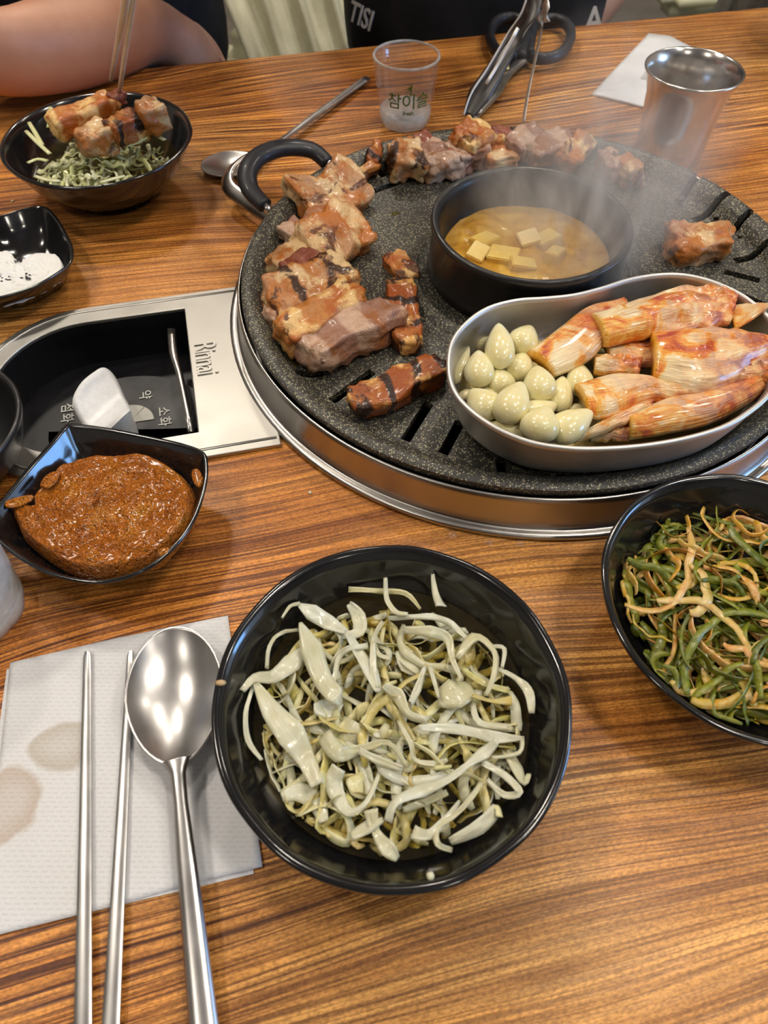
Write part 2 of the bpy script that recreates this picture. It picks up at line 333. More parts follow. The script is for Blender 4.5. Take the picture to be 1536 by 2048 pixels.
def catmull(P, per=6, closed=False):
    P = [Vector(p) for p in P]; n = len(P); out = []
    rng = range(n) if closed else range(n - 1)
    for i in rng:
        if closed: a, b, c, d = P[(i - 1) % n], P[i], P[(i + 1) % n], P[(i + 2) % n]
        else: a, b, c, d = P[max(0, i - 1)], P[i], P[i + 1], P[min(n - 1, i + 2)]
        for k in range(per):
            t = k / per
            out.append(.5 * ((2 * b) + (c - a) * t + (2 * a - 5 * b + 4 * c - d) * t * t + (-a + 3 * b - 3 * c + d) * t ** 3))
    if not closed: out.append(P[-1].copy())
    return out
def loft(rings, closed=True, cap0=False, cap1=False):
    n = len(rings[0]); V = [v for r in rings for v in r]; F = []
    for i in range(len(rings) - 1):
        for j in range(n if closed else n - 1):
            j2 = (j + 1) % n; F.append((i * n + j, i * n + j2, (i + 1) * n + j2, (i + 1) * n + j))
    if cap0: F.append(tuple(reversed(range(n))))
    if cap1: F.append(tuple(range((len(rings) - 1) * n, len(rings) * n)))
    me = frommesh(V, F); bm = bmesh.new(); bm.from_mesh(me); bmesh.ops.recalc_face_normals(bm, faces=bm.faces); bm.to_mesh(me); bm.free(); return me
def ring_of(out, s, z, c, off=0.0, zf=None):
    n = len(out); R = []
    for i, p in enumerate(out):
        q = Vector((c.x + (p.x - c.x) * s, c.y + (p.y - c.y) * s, 0))
        if off:
            t = (out[(i + 1) % n] - out[i - 1]); nn = Vector((t.y, -t.x, 0)).normalized()
            if nn.dot(p - c) < 0: nn = -nn
            q += nn * off
        q.z = z if zf is None else zf(i, z); R.append(q)
    return R
def tube(P, r, n=8, rz=None, cap=True, per=4, up=Vector((0, 0, 1))):   # round or flattened (rz = half height) sweep
    P = catmull(P, per) if per > 1 else [Vector(p) for p in P]
    rings = []; m = len(P)
    for i, p in enumerate(P):
        t = (P[min(m - 1, i + 1)] - P[max(0, i - 1)]).normalized(); s = t.cross(up)
        if s.length < 1e-4: s = Vector((1, 0, 0))
        s.normalize(); u = s.cross(t).normalized(); f = i / (m - 1)
        a = r(f) if callable(r) else r; b = a if rz is None else (rz(f) if callable(rz) else rz)
        rings.append([p + s * (a * cos(2 * pi * k / n)) + u * (b * sin(2 * pi * k / n)) for k in range(n)])
    return loft(rings, True, cap, cap)
def prism(poly, z0, z1, holes=(), T=None):
    loops = [[Vector((p[0], p[1], 0)) for p in poly]] + [[Vector((p[0], p[1], 0)) for p in h] for h in holes]
    tris = geometry.tessellate_polygon(loops); flat = [p for l in loops for p in l]; n = len(flat)
    V = [(p.x, p.y, z0) for p in flat] + [(p.x, p.y, z1) for p in flat]
    F = [tuple(t) for t in tris] + [tuple(i + n for i in reversed(t)) for t in tris]; k = 0
    for l in loops:
        m = len(l)
        for i in range(m): a, b = k + i, k + (i + 1) % m; F.append((a, b, b + n, a + n))
        k += m
    me = frommesh(V, F); bm = bmesh.new(); bm.from_mesh(me); bmesh.ops.recalc_face_normals(bm, faces=bm.faces)
    bm.to_mesh(me); bm.free(); return me
def box(sx, sy, sz, c=(0, 0, 0), bev=0, seg=2, rot=None):
    bm = bmesh.new(); bmesh.ops.create_cube(bm, size=1, matrix=Matrix.Diagonal((sx, sy, sz, 1)))
    if bev: bmesh.ops.bevel(bm, geom=bm.edges[:], offset=bev, segments=seg, affect='EDGES')
    if rot: bmesh.ops.transform(bm, matrix=rot, verts=bm.verts)
    bmesh.ops.translate(bm, vec=c, verts=bm.verts); return bm
def text_mesh(s, size, ext=.0002, spacing=1.0, bold=0.0):
    cu = bpy.data.curves.new('t', 'FONT'); cu.body = s; cu.size = size; cu.extrude = ext; cu.align_x = 'CENTER'; cu.align_y = 'CENTER'; cu.space_character = spacing; cu.offset = bold; cu.resolution_u = 3
    o = bpy.data.objects.new('t', cu); COL.objects.link(o); dg = bpy.context.evaluated_depsgraph_get(); dg.update()
    me = bpy.data.meshes.new_from_object(o.evaluated_get(dg)); bpy.data.objects.remove(o); bpy.data.curves.remove(cu); me.materials.clear(); return me
def evalmesh(o):
    dg = bpy.context.evaluated_depsgraph_get(); dg.update(); me = bpy.data.meshes.new_from_object(o.evaluated_get(dg)); o.modifiers.clear(); o.data = me; return o
def boolean(o, cutters):
    for c in cutters:
        m = o.modifiers.new('b', 'BOOLEAN'); m.operation = 'DIFFERENCE'; m.object = c; m.solver = 'EXACT'
    evalmesh(o)
    for c in cutters: bpy.data.objects.remove(c)
    return o
def heap(outline, zf, c=None, rings=14, sub=1):     # filled surface over an outline: z = zf(x, y, t) with t = 0 centre .. 1 edge
    n = len(outline)
    if c is None: c = sum(outline, Vector()) / n
    V = [Vector((c.x, c.y, zf(c.x, c.y, 0)))]; F = []
    for i in range(1, rings + 1):
        s = i / rings
        for p in outline:
            x = c.x + (p.x - c.x) * s; y = c.y + (p.y - c.y) * s; V.append(Vector((x, y, zf(x, y, s))))
    for j in range(n):
        F.append((0, 1 + j, 1 + (j + 1) % n))
        for i in range(rings - 1):
            a = 1 + i * n; b = a + n; F.append((a + j, b + j, b + (j + 1) % n, a + (j + 1) % n))
    return frommesh(V, F)
def ribbon(P, W, thick=.0008, across=1, dome=0.0, wrinkle=0.0, seed=0, per=4, tilt=0.0):   # strip along P with widths W, real thickness
    k = len(P); C = catmull(P, per) if per > 1 else [Vector(p) for p in P]; m = len(C); V = []; F = []; UV = []
    na = across + 1
    for i, p in enumerate(C):
        t = (C[min(m - 1, i + 1)] - C[max(0, i - 1)]).normalized(); s = t.cross(Vector((0, 0, 1)))
        if s.length < 1e-5: s = Vector((1, 0, 0))
        s.normalize(); nn = s.cross(t)
        if tilt: s = (s * cos(tilt) + nn * sin(tilt)); 
        f = i / (m - 1) * (k - 1); a = int(min(f, k - 2)); w = W[a] * (1 - (f - a)) + W[a + 1] * (f - a)
        for sgn in (1, -1):
            for j in range(na):
                v = j / across - .5; q = p + s * (v * w) + Vector((0, 0, 1)) * (dome * (1 - 4 * v * v) * w + sgn * thick / 2 * (1 if 0 < j < across or across == 1 else .5))
                if wrinkle: q.z += wrinkle * noise.noise(Vector((i * .35 + seed * 9.1, v * 7, seed)))
                V.append(q); UV.append((i / (m - 1), j / across))
    for i in range(m - 1):
        b = i * 2 * na; d = b + 2 * na
        for j in range(na - 1):
            F.append((b + j, d + j, d + j + 1, b + j + 1)); F.append((b + na + j, b + na + j + 1, d + na + j + 1, d + na + j))
        F.append((b, b + na, d + na, d)); F.append((b + na - 1, d + na - 1, d + 2 * na - 1, b + 2 * na - 1))
    for b in (0, (m - 1) * 2 * na):
        for j in range(na - 1): F.append((b + j, b + j + 1, b + na + j + 1, b + na + j))
    me = frommesh(V, F, UV); bm = bmesh.new(); bm.from_mesh(me); bmesh.ops.recalc_face_normals(bm, faces=bm.faces); bm.to_mesh(me); bm.free(); return me
def circle(cx, cy, r, n=64): return [Vector((cx + r * cos(2 * pi * i / n), cy + r * sin(2 * pi * i / n), 0)) for i in range(n)]

# ------------------------------------------------------------------ the room
FZ = -0.74
def struct(name, me, mat, **k):
    o = obj(name, me, mat, smooth=False); o['kind'] = 'structure'; return o
struct('floor', box(5.2, 6.2, .1, (0, .9, FZ - .05)), 'floor')
struct('ceiling', box(5.2, 6.2, .1, (0, .9, CEIL + .05)), 'ceiling')
struct('wall_back', box(5.2, .1, CEIL - FZ, (0, 4.0, (CEIL + FZ) / 2)), 'wall')
struct('wall_left', box(.1, 6.2, CEIL - FZ, (-2.6, .9, (CEIL + FZ) / 2)), 'wall')
struct('wall_front', box(5.2, .1, CEIL - FZ, (0, -2.2, (CEIL + FZ) / 2)), 'wall')
wl = box(.1, 6.2, .62, (2.6, .9, FZ + .31)); 
for b in (box(.1, 6.2, CEIL - 1.25, (2.6, .9, (CEIL + 1.25) / 2)), box(.1, 1.5, 1.37, (2.6, -1.45, .565)), box(.1, 3.1, 1.37, (2.6, 2.45, .565))):
    m = bpy.data.meshes.new('x'); b.to_mesh(m); b.free(); wl.from_mesh(m)
struct('wall_right', wl, 'wall')
wf = box(.06, 1.6, .05, (2.6, .10, -.095))
for b in (box(.06, 1.6, .05, (2.6, .10, 1.225)), box(.06, .05, 1.37, (2.6, -.675, .565)), box(.06, .05, 1.37, (2.6, 0.875, .565)), box(.05, .04, 1.37, (2.6, .10, .565))):
    m = bpy.data.meshes.new('x'); b.to_mesh(m); b.free(); wf.from_mesh(m)
w1 = struct('window_1', wf, 'white_plastic')
gp = obj('window_pane', box(.006, 1.55, 1.3, (2.6, .10, .565)), 'glass_thin', w1, smooth=False)
for i, (lx, ly) in enumerate(LAMPS):
    ft = obj('ceiling_light', lathe([(.085, 0), (.11, 0), (.112, .006), (.112, .04), (.085, .04)], 32, True), 'white_plastic', smooth=40)
    ft.location = (lx, ly, CEIL - .04)
    tag(ft, 'round recessed ceiling downlight above the dining table', 'ceiling light', 'ceiling downlights')

# ------------------------------------------------------------------ the table
table = empty('dining_table', tb(.2, .35, FZ), 'long wooden dining table with golden brown brushed grain and inset burner', 'table', rz=PSI)
def tl(u, v): return (u - .2, v - .35)          # table-local from table frame
UC, VC = CX * cos(PSI) + CY * sin(PSI), -CX * sin(PSI) + CY * cos(PSI)   # pan centre in the table frame
def dshape(ur, vt, vb, uc, rr, n=18):            # rectangle with a round left end, table frame coordinates relative to the pan centre
    vc = (vt + vb) / 2; P = [(ur, vb), (ur, vt), (uc, vt)]
    for i in range(1, n): a = pi / 2 + pi * i / n; P.append((uc + rr * cos(a), vc + (vt - vb) / 2 * sin(a)))
    P.append((uc, vb)); return P
hole = [tl(u + UC, v + VC) for u, v in dshape(-.229, .0475, -.0785, -.30, .0632)]
TT = prism([tl(-.75, -.14), tl(1.05, -.14), tl(1.05, .827), tl(-.75, .827)], .712, .74, [hole, [tl(UC + .1895 * cos(a * pi / 24), VC + .1895 * sin(a * pi / 24)) for a in range(48)]])
obj('tabletop', TT, 'wood', table, smooth=False)
obj('apron', box(1.7, .02, .03, (-.05, .43, .697)), 'wood', table, smooth=False)
obj('apron', box(1.7, .02, .07, (-.05, -.44, .675)), 'wood', table, smooth=False)
for su in (-.88, .78):
    for sv in (-.42, .41): obj('leg', box(.05, .05, .71, (su, sv, .355), .004), 'plastic', table)

# ------------------------------------------------------------------ the burner
burner = empty('tabletop_gas_burner', PC, 'round steel gas burner set into the table with a steel control plate', 'burner')
def rel(u, v): p = EX * u + EY * v; return (p.x, p.y)
def relc(P): return [rel(u, v) for u, v in P]
outer = dshape(-.184, .0605, -.0965, -.302, .074, 24)
plate = obj('control_plate', prism(relc(outer), .0002, .0032, [relc(dshape(-.2325, .0445, -.0755, -.3015, .0585, 24))]), 'plate_steel', burner, smooth=False)
bv = plate.modifiers.new('b', 'BEVEL'); bv.width = .0012; bv.segments = 3; bv.limit_method = 'ANGLE'; bv.angle_limit = radians(40)
plate.data.shade_smooth(); plate.data.set_sharp_from_angle(angle=radians(50))
# raised bead round the plate
bead = [Vector((*rel(u, v), .0030)) for u, v in dshape(-.184, .0560, -.0905, -.302, .069, 24)][2:] + [Vector((*rel(-.186, -.0905), .003))]
bead = [Vector((*rel(-.196, .0560), .003))] + bead
obj('pressed_bead', tube(bead, .0013, 6, .0009, per=1), 'plate_steel', burner)
wlp = relc(dshape(-.2325, .0445, -.0755, -.3015, .0585, 24)); WD = -.034
rings = [[Vector((x, y, .0008)) for x, y in wlp], [Vector((x, y, WD)) for x, y in wlp]]
obj('control_well', loft(rings, True, False, True), 'well', burner, smooth=False)
# dial panel
def relpx(px, py, z): p = at(px, py, z) - PC; return Vector((p.x, p.y, z))
DZ = -.024
dc = relpx(258, 846, DZ)
pc_ = relpx(262, 850, DZ)
dp = [pc_ + Vector((.047 * cos(a) * 1.15, .047 * sin(a), 0)) for a in [i * pi / 24 for i in range(49)]]
dpo = [(p.x, p.y) for p in dp if True]
inner_lim = []
for x, y in dpo + [(pc_.x - .054, pc_.y - .03), (pc_.x + .054, pc_.y - .03)]:
    p = Vector((x, y, 0)); u = p.dot(EX); v = p.dot(EY); u = min(max(u, -.3585), -.2345); v = min(max(v, -.0735), .0425)
    q = EX * u + EY * v; inner_lim.append((q.x, q.y))
obj('dial_panel', prism(inner_lim, WD, DZ - .0003), 'well', burner, smooth=False)
def sector(r0, r1, a0, a1, n=12):
    return [(dc.x + r1 * cos(a0 + (a1 - a0) * i / n), dc.y + r1 * sin(a0 + (a1 - a0) * i / n)) for i in range(n + 1)] + [(dc.x + r0 * cos(a1 - (a1 - a0) * i / n), dc.y + r0 * sin(a1 - (a1 - a0) * i / n)) for i in range(n + 1)]
obj('flame_scale', prism(sector(.003, .0165, radians(12), radians(62)), DZ, DZ + .0003), 'grey_print', burner, smooth=False)
obj('flame_scale', prism(sector(.003, .0165, radians(64), radians(105)), DZ, DZ + .0003), 'grey_print', burner, smooth=False)
def dialtext(s, px, py, size=.0096):
    for k, ch in enumerate(s):
        me = text_mesh(ch, size, .0001, bold=.00005); o = obj('lettering', me, 'print', burner, smooth=False)
        p = relpx(px, py, DZ + .0002) - EY * (k * size * 1.0) + EY * (len(s) - 1) * size * .5
        o.location = p; o.rotation_euler = (0, 0, PSI - pi / 2); o['label'] = 'white Korean lettering on the black dial panel'
dialtext('점화', 133, 826); dialtext('약', 289, 790); dialtext('소화', 327, 833); dialtext('강', 157, 803)
# knob: tapered grip with a scooped face
kp = [at(x, y, -.008) for x, y in ((150, 818), (168, 790), (196, 765), (216, 752), (232, 757), (246, 785), (264, 822), (266, 845), (250, 866), (215, 872), (178, 862), (160, 842))]
kc = sum(kp, Vector()) / len(kp); kd = (at(150, 818, -.008) - at(225, 752, -.008)).normalized(); kn = Vector((kd.y, -kd.x, 0)) ; 
ko = catmull(kp, 4, True)
if kn.dot(at(266, 845, -.008) - kc) < 0: kn = -kn
def kz(x, y, t):
    d = (Vector((x, y, 0)) - Vector((kc.x, kc.y, 0))).dot(kn) / .019
    return -.0085 + .0120 * (abs(d) ** 1.8) - .0045 * max(0, t - .86) ** 1.2 / .1 * .8 - .004 * max(0, d)
km = heap(ko, kz, kc, 16); bm = bmesh.new(); bm.from_mesh(km)
ed = [e for e in bm.edges if e.is_boundary]; r = bmesh.ops.extrude_edge_only(bm, edges=ed)
for g in r['geom']:
    if isinstance(g, bmesh.types.BMVert): g.co.z = DZ; g.co.x = kc.x + (g.co.x - kc.x) * .94; g.co.y = kc.y + (g.co.y - kc.y) * .94
bmesh.ops.translate(bm, vec=-PC, verts=bm.verts); bmesh.ops.recalc_face_normals(bm, faces=bm.faces)
obj('knob', bm, 'white_plastic', burner, smooth=60)['label'] = 'white control knob'
# bracket strip inside the well
bp_ = [relpx(343, 658, -.004), relpx(347, 705, -.004), relpx(360, 752, -.005), relpx(383, 864, -.006)]
bp_ = [Vector((p.x, p.y, p.z)) for p in bp_]
obj('steel_bracket', ribbon(bp_, [.0052, .0058, .0044, .0048], .0012, per=3, tilt=.25), 'steel', burner)
brk = relpx(343, 658, -.004)
me = text_mesh('Rinnai', .0215, .0005, .86); lt = obj('raised_lettering', me, 'plate_steel', burner, smooth=False)
c_ = relpx(411, 716, .0036); lt.location = c_; lt.rotation_euler = (0, 0, PSI - pi / 2); lt.scale = (.72, 1, 1); lt['label'] = 'raised maker lettering pressed in the steel plate'
# ring round the pan
obj('outer_ring', lathe([(.1868, .0005), (.2030, .0005), (.2042, .0018), (.2036, .0038), (.2010, .0042), (.1992, .0034), (.1984, .0040), (.1975, .0060), (.1958, .0230), (.1952, .0262), (.1940, .0272), (.1932, .0262), (.1930, .0225), (.1910, .0060)], 160, True), 'ring_steel', burner)
obj('drip_tray', lathe([(0, -.030), (.150, -.030), (.184, -.012), (.1868, .004), (.1845, .004), (.182, -.010), (.148, -.027), (0, -.027)], 96), 'well', burner)
gasr = obj('burner_head', lathe([(.045, -.026), (.075, -.026), (.078, -.012), (.074, -.004), (.050, -.004), (.045, -.012)], 64, True), 'satin', burner)

# ------------------------------------------------------------------ the grill pan
pan = empty('grill_pan', (CX, CY, .012), 'large round speckled black grill pan on the burner with side handles', 'grill pan')
PZ = .012
prof = [(.0, .0060), (.072, .0060), (.150, .0020), (.178, .0000), (.1905, .0120), (.1922, .0158), (.1918, .0188), (.1890, .0203), (.1850, .0196), (.1800, .0165), (.1770, .0105), (.1735, .0068), (.168, .0056), (.130, .0072), (.0830, .0100), (.0795, .0122), (.0765, .0160), (.0735, .0168), (.0710, .0150), (.0, .0150)]
pm = obj('pan_body', lathe(prof, 192), 'pan', pan, smooth=50)
SL = [((655, 805), (752, 738)), ((806, 885), (862, 800)), ((882, 912), (925, 835)), ((582, 748), (655, 742)), ((742, 335), (775, 352)),
      ((728, 388), (800, 362)), ((1405, 370), (1350, 405)), ((1450, 415), (1382, 440)), ((1500, 448), (1440, 478)), ((1536, 508), (1462, 520)), ((1530, 560), (1440, 540)), ((1540, 610), (1455, 578)),
      ((1000, 905), (1010, 975)), ((1120, 930), (1120, 960)), ((1560, 700), (1500, 680)), ((1240, 925), (1230, 960))]
cut = []
for a, b in SL:
    A = at(*a, .019); B = at(*b, .019); d = B - A; L = d.length; c = (A + B) / 2
    q = c - PC
    # keep inside the flat of the pan
    bm = box(L, .0062, .06, (0, 0, 0), 0)
    bmesh.ops.bevel(bm, geom=[e for e in bm.edges if abs((e.verts[0].co - e.verts[1].co).z) > .01], offset=.003, segments=4, affect='EDGES')
    o = obj('cut', bm); o.location = c; o.rotation_euler = (0, 0, atan2(d.y, d.x)); cut.append(o)
pan_mod_parent = pm.parent; bpy.context.view_layer.update()
boolean(pm, cut); pm.data.shade_smooth(); pm.data.set_sharp_from_angle(angle=radians(50))
if len(pm.data.materials) == 0: pm.data.materials.append(MAT['pan'])
# raised nubs beside the slots
for a in ((1362, 398), (1432, 432), (1482, 470), (1532, 512), (1548, 560)):
    A = at(*a, .0215) - Vector((CX, CY, PZ)); o = obj('nub', lathe([(0, .0022), (.0018, .0018), (.0028, .0006), (.003, 0), (0, 0)], 12), 'pan', pan); o.location = A
# oil pools
for x, y, s in ((792, 430, .0045), (850, 428, .003), (832, 470, .0035), (1015, 640 - 60, .003), (795, 475, .003), (760, 600, .0025), (575, 725, .008)):
    A = at(x, y, .0188) - Vector((CX, CY, PZ)); n = 20
    ol = [Vector((s * (1 + .25 * noise.noise(Vector((cos(k * 2 * pi / n) * 2, sin(k * 2 * pi / n) * 2, x)))) * cos(k * 2 * pi / n), s * .8 * sin(k * 2 * pi / n), 0)) for k in range(n)]
    o = obj('oil_pool', heap(ol, lambda x, y, t: .0009 * (1 - t ** 3), Vector((0, 0, 0)), 4), 'broth', pan); o.location = (A.x, A.y, .0074)
def handle(flip):
    s = -1 if flip else 1
    def R(px, py, z): p = at(px, py, z) - PC; return Vector((p.x * s, p.y * s, z - PZ))
    st = [R(560, 440, .022), R(500, 405, .018), R(458, 372, .020), R(462, 338, .024), R(505, 308, .028), R(560, 304, .031), R(618, 312, .031), R(656, 330, .029), R(672, 344, .024)]
    obj('handle_bracket', ribbon(st, [.016, .013, .012, .012, .011, .009, .007, .007, .008], .0028, 4, .10, per=6, tilt=.5), 'steel', pan)['label'] = 'bent steel bracket under the grip'
    gr = [R(530, 412, .030), R(500, 378, .036), R(496, 342, .042), R(520, 312, .044), R(566, 296, .044), R(622, 300, .040), R(655, 326, .034)]
    obj('handle_grip', tube(gr, lambda f: .0062 + .0018 * sin(pi * f), 14, lambda f: .0052 + .001 * sin(pi * f), per=6), 'plastic', pan)['label'] = 'arched black plastic grip'
    obj('handle_post', tube([R(545, 428, .024), R(528, 410, .030)], .0035, 8, per=1), 'steel', pan); obj('handle_post', tube([R(668, 332, .026), R(652, 325, .034)], .0035, 8, per=1), 'steel', pan)
handle(False); handle(True)

# ------------------------------------------------------------------ pot of stew in the middle
pot = obj('stew_pot', lathe([(0, .0272), (.052, .0272), (.0655, .0285), (.0652, .034), (.0640, .058), (.0656, .0618), (.0652, .0642), (.0640, .0652), (.0612, .0642), (.0595, .0600), (.0580, .048), (.0545, .036), (.046, .031), (0, .030)], 128), 'satin')
pot.location = (CX + .0005, CY + .0030, .0008); tag(pot, 'low round black pot of stew steaming in the centre of the grill', 'pot')
def soupz(x, y, t): return .0405 + .0012 * noise.noise(Vector((x * 60, y * 60, 3))) + .0006 * noise.noise(Vector((x * 200, y * 200, 8)))
so = obj('soybean_stew', heap(circle(0, 0, .0556, 72), soupz, Vector((0, 0, 0)), 22), 'soup'); so.location = (CX + .0005, CY + .0030, .0008)
tag(so, 'yellow-orange soybean stew filling the black pot on the grill', 'stew')
TF = [(322, 540, .0135, .012, 40, 'beside the left wall'), (402, 600, .016, .013, -20, ''), (515, 530, .011, .013, 10, ''), (590, 535, .013, .013, 25, ''), (290, 590, .012, .010, 60, ''), (480, 640, .014, .009, 5, ''), (620, 600, .014, .008, 60, '')]
TL = ['pale tofu cube in the stew nearest the pot left wall', 'large flat tofu cube lowest in the left half of the stew', 'upright narrow tofu cube at the middle of the stew', 'upright tofu cube just right of the middle of the stew', 'half sunk tofu cube against the front left wall of the pot', 'thin tofu slice at the front edge of the stew', 'thin tofu slice lying right of the upright cubes']
for (x, y, a, b, r_, _), lb in zip(TF, TL):
    p = at(820 + .466 * x, 230 + .466 * y, .043); o = obj('tofu_cube', box(a * 1.25, b * 1.2, .011, (0, 0, 0), .0007, 2), 'tofu', smooth=30); o.location = (p.x, p.y, .0395 + random.random() * .002)
    o.rotation_euler = (random.uniform(-.25, .25), random.uniform(-.25, .25), radians(r_)); tag(o, lb, 'tofu', 'tofu cubes in the stew')

# ------------------------------------------------------------------ grilled pork
def chunk(L, W, H, seed, rough=.17, nx=10, pinch=.25, twist=0):
    bm = bmesh.new(); bmesh.ops.create_cube(bm, size=2); bmesh.ops.subdivide_edges(bm, edges=bm.edges[:], cuts=12, use_grid_fill=True)
    for v in bm.verts:
        x, y, z = v.co; n = Vector((x, y, z)); e = 7.0
        l = (abs(x) ** e + abs(y) ** e + abs(z) ** e) ** (1 / e); n = n / l
        q = Vector((n.x * L / 2, n.y * W / 2, n.z * H / 2)); s = Vector((seed * 3.3, seed * 1.7, 0))
        k = 1 + pinch * noise.noise(Vector((q.x * 45, 0, 0)) + s)
        q.y *= k; q.z *= 1 + pinch * .7 * noise.noise(Vector((q.x * 50, 5, 0)) + s)
        q.y += W * .22 * noise.noise(Vector((q.x * 35, 2, 9)) + s); q.z += H * .12 * noise.noise(Vector((q.x * 40, q.y * 40, 4)) + s)
        q += n * (noise.noise(q * 110 + s) * rough * min(W, H) + noise.noise(q * 260 + s) * rough * .55 * min(W, H) + noise.noise(Vector((q.x * 160, q.y * 420, q.z * 420)) + s) * .00045)
        if twist: a = twist * q.x / L; q = Vector((q.x, q.y * cos(a) - q.z * sin(a), q.y * sin(a) + q.z * cos(a)))
        v.co = q
    return bm
PK = [
 # a px, b px, z centre, width m, height m, material, label, roll
 ((608, 415), (715, 362), .030, .036, .018, 'fatty', 'pale fatty pork chunk with a brown seared face, topmost of the left heap', .5),
 ((612, 472), (655, 432), .031, .017, .014, 'lean', 'small greyish lean pork piece just under the seared topmost chunk', .1),
 ((572, 478), (603, 455), .026, .014, .013, 'lean', 'smallest greyish pink pork piece at the left heap outer edge by the rim', .2),
 ((622, 510), (722, 455), .030, .034, .019, 'fatty', 'wide creamy fat pork piece with a browned right edge in the upper left heap', .35),
 ((546, 535), (612, 503), .029, .020, .014, 'fatty', 'pale fat piece with orange crust against the pan rim', -.2),
 ((572, 548), (632, 512), .034, .011, .010, 'dark_meat', 'dark red lean sliver wedged across the middle of the left heap', .1),
 ((543, 618), (690, 545), .030, .029, .020, 'striped', 'long striped pork strip with two black char spots in the left heap', .2),
 ((566, 672), (712, 592), .033, .022, .017, 'golden', 'orange crusted pork strip lying between two paler strips of the left heap', .15),
 ((618, 712), (776, 625), .030, .025, .018, 'lean', 'pinkish pork strip with small char spots, lowest of the left heap', -.1),
 ((540, 645), (580, 622), .026, .016, .013, 'lean', 'pink lean end piece poking out left of the long strips', .1),
 ((780, 522), (826, 568), .024, .014, .012, 'golden', 'thin ragged pork scrap above the standing charred strip', .2),
 ((797, 572), (817, 694), .026, .0175, .013, 'charred', 'pork strip with dark grill bars lying upright between heap and pot', .0),
 ((712, 812), (876, 734), .026, .018, .014, 'charred', 'brown charred pork strip lying alone at the front of the pan', .1),
 ((708, 360), (752, 332), .026, .008, .008, 'golden', 'thin twisted brown pork strip near the left grip', .8),
 ((738, 330), (756, 300), .027, .010, .012, 'charred', 'dark curled end piece beside the twisted strip at the back', .3),
 ((782, 326), (842, 322), .030, .030, .018, 'striped', 'creamy pork cube with a dark brown stripe at the back of the pan', .1),
 ((862, 300), (884, 345), .028, .024, .018, 'lean', 'lumpy grey pork piece right of the striped cube', .1),
 ((905, 325), (958, 300), .029, .020, .018, 'lean', 'round grey pork lump under the golden piece at the back', .1),
 ((918, 292), (960, 262), .038, .022, .018, 'golden', 'golden orange pork piece on top of the back pile', .3),
 ((970, 292), (1008, 286), .030, .015, .014, 'golden', 'small golden pork cube behind the pot rim', .0),
 ((970, 318), (1030, 312), .027, .018, .012, 'fatty', 'pale flat pork piece against the back of the pot', .0),
 ((1018, 300), (1072, 272), .031, .022, .015, 'lean', 'pink pork piece under the thin tong arm', .2),
 ((1056, 310), (1130, 280), .030, .022, .014, 'lean', 'greyish pink pork slice in the steam behind the pot', .15),
 ((1128, 322), (1168, 282), .030, .018, .016, 'fatty', 'upright pale fat slab at the right end of the back pile', .5),
 ((1204, 335), (1236, 328), .028, .021, .016, 'lean', 'greyish half of the two-tone pork cube alone in the steam', .0),
 ((1240, 345), (1274, 338), .028, .022, .016, 'fatty', 'pale half of the two-tone pork cube alone in the steam', .0),
 ((1338, 482), (1448, 490), .028, .026, .018, 'fatty', 'rounded pork chunk with browned underside alone at right of the pot', .15),
 ((1446, 478), (1462, 462), .028, .008, .008, 'fatty', 'tiny pork scrap stuck to the lone right chunk', .1),
 ((828, 296), (862, 282), .030, .012, .010, 'dark_meat', 'dark reddish sliver behind the lumpy grey piece at the back', .1),
 ((985, 272), (1020, 270), .034, .012, .010, 'dark_meat', 'reddish brown pork bit behind the small golden cube', .1),
]
for i, (a, b, z, W, H, mt, lb, rl) in enumerate(PK):
    A = at(*a, z); B = at(*b, z); d = B - A; c = (A + B) / 2; o = obj('pork_piece', chunk(d.length * 1.08, W * 1.12, H * 1.1, i * 1.37 + .5, twist=rl if i == 13 else 0), mt)
    z = max(z, .0195 + H / 2)
    o.location = (c.x, c.y, z); o.rotation_euler = (rl if i != 13 else 0, 0, atan2(d.y, d.x)); tag(o, lb, 'meat', 'pork pieces on the grill')

# ------------------------------------------------------------------ kidney shaped tin with garlic and kimchi
def K(X, Y, z): return at(860 + .44 * X, 520 + .44 * Y, z)
kz_ = .058
ko_ = [(82, 500), (96, 380), (160, 290), (260, 220), (390, 184), (520, 174), (650, 160), (780, 128), (900, 90), (1030, 68), (1150, 68), (1280, 98), (1400, 150), (1480, 205), (1560, 285), (1600, 390), (1595, 500), (1545, 610), (1450, 695), (1330, 765), (1150, 818), (950, 850), (750, 862), (600, 856), (450, 830), (300, 768), (180, 685), (108, 600)]
KO = catmull([K(x, y, kz_) for x, y in ko_], 4, True); KCn = sum(KO, Vector()) / len(KO)
def kr(off, z): return ring_of(KO, 1, z, KCn, off)
tin = obj('kidney_dish', loft([kr(-.016, .0290), kr(-.0090, .0291), kr(-.0068, .0312), kr(-.0050, .036), kr(-.0004, .055), kr(.0008, .0565), kr(.0010, .0585), kr(-.0003, .0595), kr(-.0018, .0585), kr(-.0016, .056), kr(-.0062, .036), kr(-.0085, .0318), kr(-.016, .0302)], True, True, True), 'aluminium')
recentre(tin); tag(tin, 'kidney-shaped aluminium dish of garlic and kimchi on the grill pan', 'dish')
br = obj('kimchi_juice', loft([kr(-.0082, .0325), kr(-.030, .0326)], True, False, True), 'broth', smooth=False); recentre(br); tag(br, 'thin pool of kimchi juice in the bottom of the aluminium dish', 'juice')
